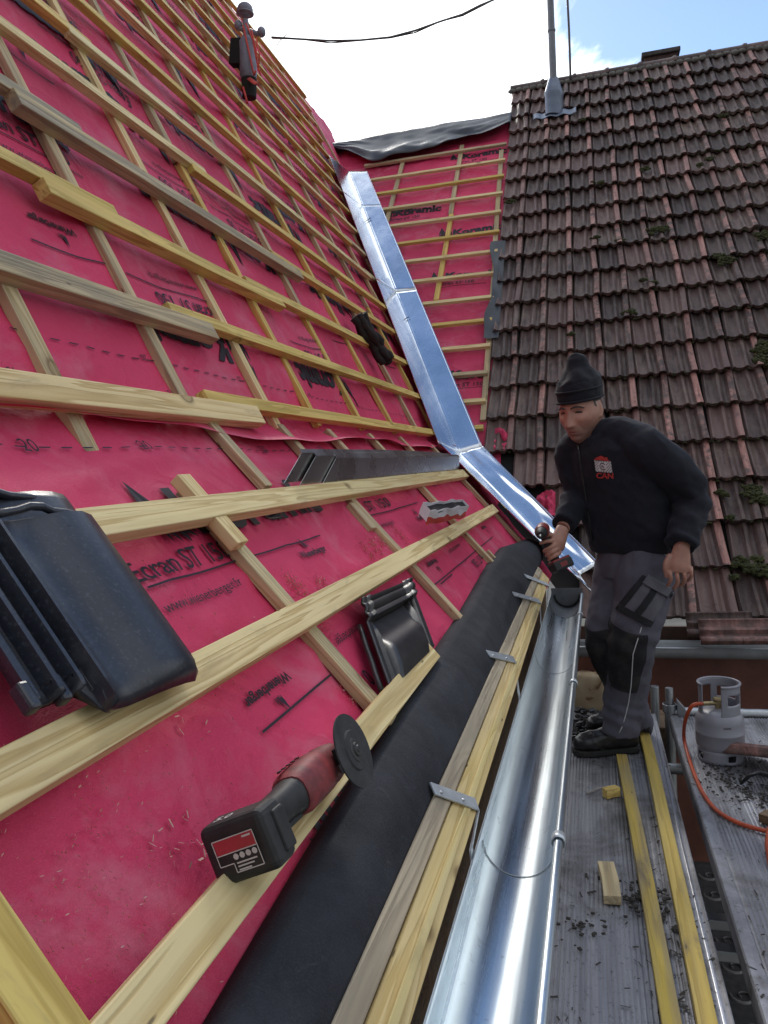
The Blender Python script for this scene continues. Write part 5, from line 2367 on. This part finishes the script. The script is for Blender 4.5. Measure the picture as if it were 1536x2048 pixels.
limb(mb, [PEL, LHP, LKN, LAN], [.08, .07, .05, .036])
limb(mb, [PEL, RHP, RKN, RAN], [.08, .07, .05, .036])


def finger(mb, pts, r0, r1):
    n = len(pts)
    limb(mb, pts, [lerp(r0, r1, i / (n - 1)) for i in range(n)], n=10, steps=3)
    mb.sphere(pts[-1], r1 * 1.0, 10, 7)


# his left hand hangs, back of the hand to the viewer, fingers loosely curled
PXH = (YM - .20) / 1600
hl_w = LWR


def lh(px, py, dy):
    return atY(px, py, YM - .20 + dy)


limb(mb, [lh(1363, 1092, .0), lh(1361, 1112, -.005), lh(1358, 1132, -.012), lh(1357, 1143, -.01)], [(.028, .024), (.036, .022), (.042, .020), (.041, .017)], ref=V((1, 0, 0)), n=18)
for (kx, ky), (mx, my), (tx, ty), r in (((1382, 1134), (1383, 1151), (1376, 1161), .0078), ((1368, 1139), (1370, 1160), (1362, 1171), .0086), ((1353, 1141), (1356, 1164), (1348, 1176), .0088), ((1339, 1137), (1342, 1159), (1335, 1171), .0085)):
    finger(mb, [lh(kx, ky, -.008), lh((kx + mx) / 2, (ky + my) / 2, -.022), lh(mx, my, -.018), lh((mx + tx) / 2, (my + ty) / 2 + 2, .0), lh(tx, ty, .018)], r, r * .80)
finger(mb, [lh(1342, 1110, -.004), lh(1333, 1124, -.016), lh(1331, 1138, -.018), lh(1334, 1152, -.010)], .0125, .0090)

# his right hand closes on the drill grip
YD_ = -.16


def rhd(px, py, dy):
    return atY(px, py, YM + YD_ + dy)


GT, GB = rhd(1092, 1078, 0), rhd(1112, 1122, -.01)          # grip axis of the drill
gd = (GB - GT).normalized()
gs = (cr_ - gd * cr_.dot(gd)).normalized()                   # to the right in the picture
gf = gd.cross(gs).normalized()
if gf.dot(tc_) < 0:
    gf = -gf                                                 # towards the viewer
GR = .017
pc = GT.lerp(GB, .40) + gs * .030 - gf * .004
limb(mb, [RWR + V((0, -.03, 0)), RWR.lerp(pc, .6) + V((0, -.02, 0)), pc, pc - gs * .01 + gd * .01], [(.027, .023), (.034, .022), (.038, .020), (.034, .016)], ref=gd, n=16)
for i, (t, r) in enumerate(((.16, .0092), (.36, .0096), (.56, .0094), (.76, .0082))):
    c = GT.lerp(GB, t)
    pts = []
    for k, a in enumerate((.15, .9, 1.7, 2.5, 3.3)):
        rad = GR + r * .85
        pts.append(c + gs * (rad * math.cos(a)) + gf * (rad * math.sin(a)) + gd * (.002 * k))
    pts = [pc + (c - GT.lerp(GB, .40)) * .8 + gf * .012] + pts
    if i == 0:
        pts = pts[:2] + [c + gs * .01 + gf * .024, c - gs * .012 + gf * .027 + gd * -.006, c - gs * .030 + gf * .020 - gd * .008]
    finger(mb, pts, r, r * .82)
finger(mb, [pc - gd * .028 + gf * .004, GT + gs * .022 - gd * .010 + gf * .010, GT - gs * .004 - gd * .012 + gf * .024], .0115, .0088)
body = fuse(mb, 'body', .0030, M_SKIN, man, smooth_it=1)
sat = body.data.color_attributes.new('tint', 'FLOAT_COLOR', 'POINT')
for i_, v_ in enumerate(body.data.vertices):
    q = (v_.co - HC) / HS
    x, y, z = q.dot(HL), q.dot(HF), q.dot(HU)
    st_ = 0.0
    if q.length < .17:
        st_ = sm(-.030, -.062, z) * sm(-.03, .03, y) * (1 - .9 * g2(x, z, 0, -.061, .022, .007))
    lip = g2(x, z, 0, -.062, .020, .0055) if y > .05 and q.length < .17 else 0
    sat.data[i_].color = (st_, lip, max(0, g2(abs(x), z, .040, -.020, .02, .016)) * (1 if y > .02 and q.length < .17 else 0), 1)

# ---- face details
M_HAIR = plain('grey_dark_hair', (.045, .038, .036), .8, var=.4, scale=120)
M_EYE = plain('eye_dark', (.03, .02, .016), .25)
tree_b = bvh_of(body)


def face_pt(x, z, off=.001):
    o = hp3(x, .25, z)
    h_, n_, _i, _d = tree_b.ray_cast(o, -HF)
    return (h_ if h_ is not None else hp3(x, .09, z)) + HF * off


for s_ in (-1, 1):
    mb = MB()
    pth = [face_pt(s_ * x, z, .0012) for x, z in ((.012, .030), (.022, .0345), (.034, .0355), (.046, .031), (.054, .025))]
    mb.tube(pth, [(.0036, .0020), (.0052, .0026), (.0052, .0026), (.0042, .0024), (.0016, .001)], 8)
    mb.build('eyebrow', M_HAIR, body, smooth=True)
    mb = MB()
    pth = [face_pt(s_ * x, z, .0005) for x, z in ((.021, .0115), (.027, .0135), (.034, .0138), (.041, .0120), (.046, .0095))]
    mb.tube(pth, [.0010, .0034, .0042, .0034, .0010], 8)
    mb.build('eye', M_EYE, body, smooth=True)
    mb = MB()
    pth = [face_pt(s_ * x, z, .0006) for x, z in ((.019, .016), (.027, .0195), (.035, .0195), (.043, .0165), (.048, .0125))]
    mb.tube(pth, [.0012, .0022, .0024, .002, .001], 8)
    mb.build('eyelid', M_SKIN, body, smooth=True)
mb = MB()
mb.tube([face_pt(x, -.0605 + abs(x) * -.12, .0002) for x in (-.024, -.014, -.005, .005, .014, .024)], [.0008, .0022, .0026, .0026, .0022, .0008], 6)
mb.build('mouth_line', plain('lip_dark', (.16, .055, .05), .5), body, smooth=True)
mb = MB()
for s_ in (-1, 1):
    def hair_pt(a, b, s_=s_):
        y, z = lerp(-.085, .026, a), lerp(-.030, .060, b)
        o = hp3(s_ * .25, y, z)
        h_, n_, _i, _d = tree_b.ray_cast(o, HL * -s_)
        return (h_ if h_ is not None else hp3(s_ * .06, y, z)) + HL * (s_ * (.0016 + .001 * noise.noise((y * 300, z * 300, 0))))
    mb.grid(hair_pt, 22, 18, keep=lambda a, b: ((b > .42 + .22 * sm(.86, 1, a)) or (a < .42 and b > .02 + .3 * a)) and not (.44 < a < .93 and b < .76))
mb.build('hair', plain('grey_hair', (.085, .078, .076), .85, var=.4, scale=200), body, smooth=True)
# stubble shadow is the man's own: a dark beard tone round the jaw as hair patches is left to the skin noise

# ---- beanie
M_KNIT, kt_, kb_ = new_mat('black_knit')
kv = coords(kt_, 'Object', (1, 1, 1))
kb_.inputs['Base Color'].default_value = (.006, .0065, .012, 1)
kb_.inputs['Roughness'].default_value = .95
kb_.inputs['Sheen Weight'].default_value = .06
bump(kt_, kb_, noise_n(kt_, 300, 3, .6, kv), .5, .002)
mb = MB()
rings = []
BROW = .050


def hat_c(px, py, dy=0):
    return mp3(px, py, dy)


hb = hp3(0, -.004, BROW - .006)
spec = [(hp3(0, -.002, .050), .0835, .104), (hp3(0, -.003, .062), .0880, .109), (hp3(0, -.005, .098), .0885, .107), (hp3(0, -.012, .130), .084, .098), (hp3(-.002, -.020, .152), .070, .078), (hp3(-.004, -.024, .172), .053, .056), (hp3(-.006, -.026, .192), .043, .044), (hp3(-.006, -.024, .211), .034, .032), (hp3(-.004, -.018, .226), .020, .018), (hp3(-.002, -.012, .231), .007, .007)]
for c, a, b in spec:
    rings.append(ringe(c, a, b, HL, HF, 36))
mb.loft(rings)


def hat_d(co, n):
    q = co - HC
    z = q.dot(HU)
    w = .004 * noise.noise(co * 22) + .0015 * noise.noise(co * 60)
    if z > .13:
        w += .014 * noise.noise(V((q.dot(HL) * 16, q.dot(HF) * 16, z * 22)))
    return w


hat = fuse(mb, 'beanie', .006, M_KNIT, man, smooth_it=3, disp=hat_d)
mb = MB()
mb.tube([p for p in ringe(hp3(0, -.002, .052), .0875, .1085, HL, HF, 40)], (.0055, .0055), 8, loop=True)
mb.build('hem', M_KNIT, hat, smooth=True)
mb = MB()
mb.tube(ringe(hp3(0, -.003, .092), .0885, .1085, HL, HF, 40), .0042, 8, loop=True)
mb.build('cuff', M_KNIT, hat, smooth=True)

# ---- jacket
M_FLEECE, ft_, fb_ = new_mat('black_fleece')
fv = coords(ft_)
ft_.links.new(ramp(ft_, noise_n(ft_, 60, 5, .6, fv), [(.3, (.004, .0045, .009)), (.7, (.009, .010, .018))]), fb_.inputs['Base Color'])
fb_.inputs['Roughness'].default_value = .95
fb_.inputs['Sheen Weight'].default_value = .07
fb_.inputs['Sheen Roughness'].default_value = .5
fb_.inputs['Sheen Tint'].default_value = (.35, .4, .6, 1)
bump(ft_, fb_, noise_n(ft_, 240, 3, .6, fv), .45, .002)
mb = MB()
# torso: rings from hem to collar, axes to his left and to his front
TZ = [(mp3(1268, 1100, .04), .178, .125), (mp3(1264, 1070, .035), .190, .140), (mp3(1253, 1030, .03), .192, .145), (mp3(1242, 985, .025), .196, .140), (mp3(1230, 940, .02), .200, .135), (mp3(1221, 905, .015), .192, .120), (mp3(1214, 890, .015), .150, .098), (mp3(1206, 880, .01), .105, .080)]
mb.loft([ringe(c, a, b, (LFT + V((0, 0, .02))).normalized(), F2, 28, 2.3) for c, a, b in TZ])
# collar
F2T = (F2 + V((0, 0, -.62))).normalized()
mb.loft([ringe(c, a, b, (LFT + V((0, 0, .10))).normalized(), F2T, 22) for c, a, b in ((mp3(1205, 902, .02), .118, .105), (mp3(1197, 884, .01), .098, .092), (mp3(1194, 868, .01), .089, .086), (mp3(1194, 856, .012), .084, .084))])
limb(mb, [mp3(1200, 878, .03), mp3(1245, 874, -.02), LSH + V((-.01, 0, -.01))], [.075, .082, .085], n=18)
limb(mb, [mp3(1262, 880, -.03), LSH + V((-.005, 0, -.015)), LSH.lerp(LEL, .5) + V((.012, -.01, .008)), LEL + V((0, 0, 0)), LEL.lerp(LWR, .5), LWR + V((0, 0, .012))], [.085, .090, .078, .071, .063, .057], n=22)
limb(mb, [mp3(1176, 892, .07), RSH, RSH.lerp(REL, .55), REL, REL.lerp(RWR, .55), RWR + V((.0, .0, .012))], [.080, .085, .074, .068, .058, .050], n=22)


def jac_d(co, n):
    w = .006 * noise.noise(V((co.x * 7, co.y * 7, co.z * 9))) + .003 * noise.noise(co * 24)
    f_ = 1 - abs(noise.noise(V((co.x * 9 + co.z * 5, co.y * 9, co.z * 11)))) * 2
    w += .007 * max(0, f_ - .35)
    # creases inside the elbows and along the flank
    for j, r, amp, fr in ((LEL, .17, .012, 70), (REL, .14, .010, 75), (LWR, .10, .008, 100), (RWR, .09, .006, 100), (PEL + V((0, 0, .05)), .22, .008, 55)):
        d = (co - j).length
        if d < r:
            t = (co.x * .5 + co.z * 1.0 + .3 * noise.noise(co * 6) * .12) * fr
            w += amp * (1 - d / r) * math.sin(t)
    return w


jac = fuse(mb, 'jacket', .0065, M_FLEECE, man, smooth_it=5, disp=jac_d)
tree_j = bvh_of(jac)
mb = MB()
for wr_, d_, r1, r2 in ((LWR, (LWR - LEL).normalized(), .060, .060), (RWR, (RWR - REL).normalized(), .050, .050)):
    pass
q_ = [on_surface(tree_j, x, y, .003) for x, y in ((1158, 892), (1160, 910), (1163, 935), (1168, 965), (1174, 1000), (1180, 1040), (1186, 1080))]
q_ = [p for p in q_ if p is not None]
mb.tube(q_, (.004, .003), 6)
mb.build('zip', M_GBLK, jac, smooth=True)


def decal(tree, polys, name, m, parent, off=.002, sub=0):
    mb = MB()
    for poly in polys:
        ids = []
        for x, y in poly:
            p = on_surface(tree, x, y, off)
            if p is None:
                ids = None
                break
            ids.append(mb.vert(p))
        if ids:
            mb.face(ids)
    return mb.build(name, m, parent)


LG = lambda a, b: (lerp(1189, 1222, a) + 3.0 * b, lerp(921, 943, b) + 2.5 * a)      # logo block on the chest
M_LRED = plain('logo_red', (.42, .035, .03), .8, var=.15, scale=60)
M_LWH = plain('logo_white', (.62, .60, .60), .8, var=.1, scale=60)
decal(tree_j, [[LG(-.03, -.05), LG(.16, -.28), LG(.44, -.50), LG(.58, -.42), LG(.66, -.30), LG(.72, -.40), LG(.82, -.36), LG(.84, -.16), LG(1.0, -.04)]], 'logo_roof', M_LRED, jac)
decal(tree_j, [[LG(i / 6, j / 4), LG((i + 1) / 6, j / 4), LG((i + 1) / 6, (j + 1) / 4), LG(i / 6, (j + 1) / 4)] for i in range(6) for j in range(4)], 'logo_block', M_LWH, jac)
pol = []
for i in range(13):
    for j in range(8):
        a, b = (i + .5) / 13, (j + .5) / 8
        if (i + j) % 2 and not (abs(a - .48) < .24 and abs(b - .5) < .40):
            pol.append([LG(a - .03, b - .05), LG(a + .03, b - .05), LG(a + .03, b + .05), LG(a - .03, b + .05)])
for r0, r1, a0, a1 in ((.20, .145, .6, 5.7), (.085, .055, -.1, 5.2)):
    rx = 1.0
    for k in range(16):
        t0, t1 = lerp(a0, a1, k / 16), lerp(a0, a1, (k + 1) / 16)
        pol.append([LG(.48 + r * math.cos(t), .50 + 1.75 * r * math.sin(t)) for r, t in ((r0, t0), (r0, t1), (r1, t1), (r1, t0))])
pol.append([LG(.40, .47), LG(.56, .47), LG(.56, .53), LG(.40, .53)])
decal(tree_j, pol, 'logo_mark', M_INK, jac, .0032)
vs, fs, w_ = text_tris('CAN', .03)
decal(tree_j, [[(1193 + vs[i][0] / w_ * 34 + 1.2 * 0, 956 + vs[i][0] * .5 - vs[i][1] / .7 * 10.5) for i in f] for f in fs], 'logo_word', M_LRED, jac, .002)

# ---- trousers
def trouser_mat(name, col):
    m, t, b = new_mat(name)
    v = coords(t)
    c = ramp(t, noise_n(t, 9, 6, .65, v, .5), [(.3, tuple(x * .75 for x in col)), (.65, tuple(x * 1.15 for x in col))])
    c = mix(t, math_node(t, 'MULTIPLY', ramp(t, noise_n(t, 26, 5, .7, v), [(.60, 0), (.72, 1)]), .55), c, tuple(x * .4 for x in col))
    t.links.new(c, b.inputs['Base Color'])
    b.inputs['Roughness'].default_value = .9
    bump(t, b, noise_n(t, 350, 2, .5, v), .3, .001)
    return m


M_TRO = trouser_mat('grey_work_cloth', (.088, .084, .110))
M_PAD = trouser_mat('black_work_cloth', (.014, .014, .018))
mb = MB()
mb.loft([ringe(c, a, b, LFT, F2, 26, 2.2) for c, a, b in ((mp3(1270, 1075, .04), .150, .115), (mp3(1272, 1100, .04), .160, .122), (mp3(1270, 1125, .04), .165, .125), (mp3(1268, 1150, .04), .150, .12))])
limb(mb, [mp3(1288, 1105, .0), mp3(1290, 1140, -.03), LHP.lerp(LKN, .5) + V((0, -.01, 0)), LKN + V((.0, .0, .02)), LKN.lerp(LAN, .55) + V((.0, .03, 0)), mp3(1244, 1440, .0), mp3(1241, 1466, .0)], [(.10, .11), (.118, .118), (.108, .108), (.094, .096), (.089, .092), (.080, .092), (.076, .092)], n=22, ref=(1, 0, 0))
limb(mb, [mp3(1248, 1105, .08), mp3(1240, 1140, .09), RHP.lerp(RKN, .5), RKN, RKN.lerp(RAN, .5), RAN, RAN + V((0, 0, -.03))], [(.10, .11), (.108, .112), (.095, .10), (.085, .088), (.078, .08), (.070, .08), (.068, .08)], n=22, ref=(1, 0, 0))


def tro_d(co, n):
    w = .005 * noise.noise(V((co.x * 9, co.y * 9, co.z * 6))) + .0025 * noise.noise(co * 30)
    for j, r, amp, fr in ((LKN, .18, .007, 62), (RKN, .16, .006, 62), (LAN + V((0, 0, .06)), .15, .008, 80), (LHP, .16, .006, 55), (mp3(1240, 1170, 0), .14, .007, 50)):
        d = (co - j).length
        if d < r:
            t = (co.x * .55 + co.z * 1.0 + .05 * noise.noise(co * 7)) * fr
            w += amp * (1 - d / r) * math.sin(t)
    return w


M_TROK, tk, bk = new_mat('work_cloth_with_knee_panels')
vk = coords(tk)
ak = N(tk, 'ShaderNodeVertexColor', layer_name='tint')
sk = N(tk, 'ShaderNodeSeparateColor')
tk.links.new(ak.outputs['Color'], sk.inputs[0])
grey_ = (.088, .084, .110)
ck = ramp(tk, noise_n(tk, 9, 6, .65, vk, .5), [(.3, tuple(x * .75 for x in grey_)), (.65, tuple(x * 1.15 for x in grey_))])
ck = mix(tk, math_node(tk, 'MULTIPLY', ramp(tk, noise_n(tk, 26, 5, .7, vk), [(.60, 0), (.72, 1)]), .55), ck, tuple(x * .4 for x in grey_))
pad_ = ramp(tk, noise_n(tk, 14, 5, .6, vk), [(.45, (.012, .012, .016)), (.75, (.045, .040, .036))])
ck = mix(tk, ramp(tk, sk.outputs[0], [(.48, 0), (.52, 1)]), ck, pad_)
tk.links.new(ck, bk.inputs['Base Color'])
bk.inputs['Roughness'].default_value = .9
bump(tk, bk, noise_n(tk, 350, 2, .5, vk), .3, .001)
tro = fuse(mb, 'trousers', .0075, M_TROK, man, smooth_it=5, disp=tro_d)
kat = tro.data.color_attributes.new('tint', 'FLOAT_COLOR', 'POINT')
for i_, v_ in enumerate(tro.data.vertices):
    best = 0.0
    for kn, an in ((LKN, LAN), (RKN, RAN)):
        other = RKN if kn is LKN else LKN
        c = v_.co
        ax_ = (kn - an).normalized()
        d = c - kn
        h_ = d.dot(ax_)
        rad_ = d - ax_ * h_
        if rad_.length > .14 or (c - kn).length > (c - other).length:
            continue
        m_ = rad_.normalized().dot(V((-.72, -.62, 0)).normalized()) - (.12 + .35 * abs(h_ + .04))
        m_ = min(m_ * 4, (.09 - h_) * 14, (h_ + .18) * 14)
        best = max(best, .5 + m_)
    best = min(1, max(0, best))
    kat.data[i_].color = (best, best, best, 1)
tree_t = bvh_of(tro)
M_PIPE = plain('reflective_piping', (.50, .50, .52), .5, var=.1)
for pts in (((1283, 1254), (1275, 1280), (1266, 1308), (1264, 1340), (1262, 1370), (1257, 1405), (1250, 1434), (1243, 1456), (1238, 1466)), ((1310, 1096), (1318, 1102), (1328, 1108), (1336, 1114))):
    q_ = [on_surface(tree_t, x, y, .0015) for x, y in pts]
    q_ = [p for p in q_ if p is not None]
    if len(q_) > 2:
        mb = MB()
        mb.tube(q_, .0022, 6)
        mb.build('piping', M_PIPE, tro, smooth=True)
# cargo pocket standing off the left thigh
C4 = [on_surface(tree_t, x, y, .010) for x, y in ((1285, 1146), (1334, 1184), (1298, 1246), (1232, 1212))]
if None in C4:
    C4 = [mp3(x, y, -.20) for x, y in ((1285, 1146), (1334, 1184), (1298, 1246), (1232, 1212))]
nrm = (C4[1] - C4[0]).cross(C4[3] - C4[0]).normalized()
if nrm.dot(tc_) < 0:
    nrm = -nrm


def pk(a, b, h=0.0):
    x, y = lerp(lerp(1285, 1344, a), lerp(1231, 1302, a), b), lerp(lerp(1146, 1180, a), lerp(1213, 1250, a), b)
    base = on_surface(tree_t, x, y, 0)
    flat = C4[0].lerp(C4[1], a).lerp(C4[3].lerp(C4[2], a), b)
    p = base if base is not None else flat
    if base is not None and (base - flat).length > .08:
        p = flat
    return p + nrm * (h + .012 * math.sin(PI * a) * math.sin(PI * b) + .002 * noise.noise((a * 5, b * 5, 1)))


M_POC = trouser_mat('grey_pocket_cloth', (.112, .108, .128))
mb = MB()
mb.grid(lambda a, b: pk(a, b, .014 if .02 < a < .98 and .02 < b < .98 else -.012), 26, 24)
pkt = mb.build('cargo_pocket', M_POC, tro, smooth=True)
for nm, a0, a1, b0, b1, m, h in (('pocket_stripe', .42, .60, .16, .90, M_PAD, .0165), ('pocket_edge', -.01, .14, .0, 1.0, M_PAD, .0160), ('pocket_edge', -.01, .98, .86, 1.02, M_PAD, .0168), ('pocket_flap', .10, 1.10, -.06, .15, M_POC, .026)):
    mb = MB()
    mb.grid(lambda a, b: pk(lerp(a0, a1, a), lerp(b0, b1, b), h - (.010 if nm == 'pocket_flap' and b < .01 else 0)), 12, 12)
    mb.build(nm, m, pkt, smooth=True, solid=.003)

# ---- boots
M_BOOT2 = plain('wet_black_boot', (.018, .017, .018), .35, var=.6, scale=30, bmp=.5, bscale=35)
M_SOLE = plain('boot_sole', (.020, .019, .018), .8, var=.4, scale=30)


def boot(heel, toe, name='boot'):
    ax_ = (toe - heel)
    ln = ax_.length
    ax_.normalize()
    sd = V((0, 0, 1)).cross(ax_)
    mb = MB()
    rings = []
    for t, w, h in ((-.03, .020, .05), (.0, .036, .085), (.12, .042, .105), (.28, .044, .105), (.42, .046, .092), (.58, .050, .078), (.75, .052, .070), (.88, .046, .062), (.97, .030, .048), (1.0, .012, .035)):
        c = heel + ax_ * (ln * t) + V((0, 0, .024 + h / 2))
        rings.append(ringe(c, w, h / 2, sd, V((0, 0, 1)), 20, 2.6))
    mb.loft(rings)
    an = heel + ax_ * (ln * .22)
    limb(mb, [an + V((0, 0, .07)), an + V((0, 0, .11)), an + V((0, 0, .17)) - ax_ * .005], [(.050, .055), (.047, .055), (.050, .058)], ref=sd)
    o = fuse(mb, name, .006, M_BOOT2, man, smooth_it=3, disp=lambda co, n: .003 * noise.noise(co * 40) + .002 * math.sin((co - heel).dot(ax_) * 110) * sm(.4, .6, (co - heel).dot(ax_) / ln) * (1 - sm(.7, .8, (co - heel).dot(ax_) / ln)))
    mb = MB()
    out = []
    for t, w in ((-.04, .022), (.0, .038), (.15, .043), (.35, .042), (.55, .048), (.75, .053), (.90, .047), (1.0, .026), (1.02, .008)):
        out.append((t, w))
    lo = [heel + ax_ * (ln * t) + sd * w for t, w in out] + [heel + ax_ * (ln * t) - sd * w for t, w in out[::-1]]
    mb.loft([[p + V((0, 0, .008)) for p in lo], [p + V((0, 0, .030)) for p in lo]])
    mb.build('sole', M_SOLE, o, bevel=.003)
    mb = MB()
    for k in range(4):
        c = heel + ax_ * (ln * (.40 + .07 * k)) + V((0, 0, .118 - .012 * k))
        mb.tube([c - sd * .026 - V((0, 0, .008)), c + V((0, 0, .004)), c + sd * .026 - V((0, 0, .008))], .003, 6)
    mb.build('lace', M_GBLK, o, smooth=True)


lt_, lhl = atZ(1148, 1506, .004), atZ(1272, 1506, .004)
boot(V((lhl.x, lhl.y + .03, 0)), V((lt_.x, lt_.y - .02, 0)))
rh_ = atZ(1284, 1472, .004)
boot(V((rh_.x - .01, rh_.y, 0)), V((rh_.x - .24, rh_.y + .0, 0)))

# ---- the drill, held but a thing of its own
M_DRED = plain('drill_red', (.20, .022, .022), .45, var=.3, scale=30)
dr = thing('cordless_drill', 'red and black cordless drill gripped in the man\'s right hand', 'drill', GB)
mb = MB()
limb(mb, [GT - gd * .022, GT, GT.lerp(GB, .5), GB + gd * .006], [(.020, .018), (.019, .016), (.0175, .015), (.019, .017)], ref=gs, n=14)
mb.build('handle', M_GBLK, dr, smooth=True, auto=60)
# motor: from behind the hand to the chuck, which points at the viewer and down to the left
ch0 = rhd(1077, 1062, -.05)
mback = GT + gs * .030 + (GT - ch0) * .15
mdir = (rhd(1080, 1074, -.16) - rhd(1086, 1058, .02)).normalized()
m0 = rhd(1086, 1058, .03)
mb = MB()
mb.tube([m0 - mdir * .02, m0, m0 + mdir * .06, m0 + mdir * .085], [.022, .028, .030, .026], 18)
mb.build('motor_housing', M_DRED, dr, smooth=True, auto=45)
mb = MB()
c = m0 + mdir * .085
mb.tube([c, c + mdir * .008, c + mdir * .03, c + mdir * .045], [.024, .0225, .021, .012], 16)
mb.build('chuck', M_GBLK, dr, smooth=True, auto=45)
mb = MB()
mb.tube([c + mdir * .045, c + mdir * .085], .0035, 8)
mb.build('bit', M_STEEL, dr, smooth=True)
mb = MB()
bcn = GB + gd * .022 + gs * .014 - gf * .01
Rb = Matrix((gs, gf, gd)).transposed()
mb.box(bcn, (.080, .100, .040), Rb)
bt_ = mb.build('battery', M_GBLK, dr, bevel=.008, seg=3)
mb = MB()
mb.box(bcn - gd * .018, (.074, .092, .018), Rb)
mb.build('battery_mount', M_DRED, dr, bevel=.005)
mb = MB()
f_ = bcn + gf * .0505
mb.face([mb.vert(f_ + gs * x + gd * y) for x, y in ((-.012, -.010), (.016, -.010), (.016, .008), (-.012, .008))])
mb.build('label', M_DRED, bt_)
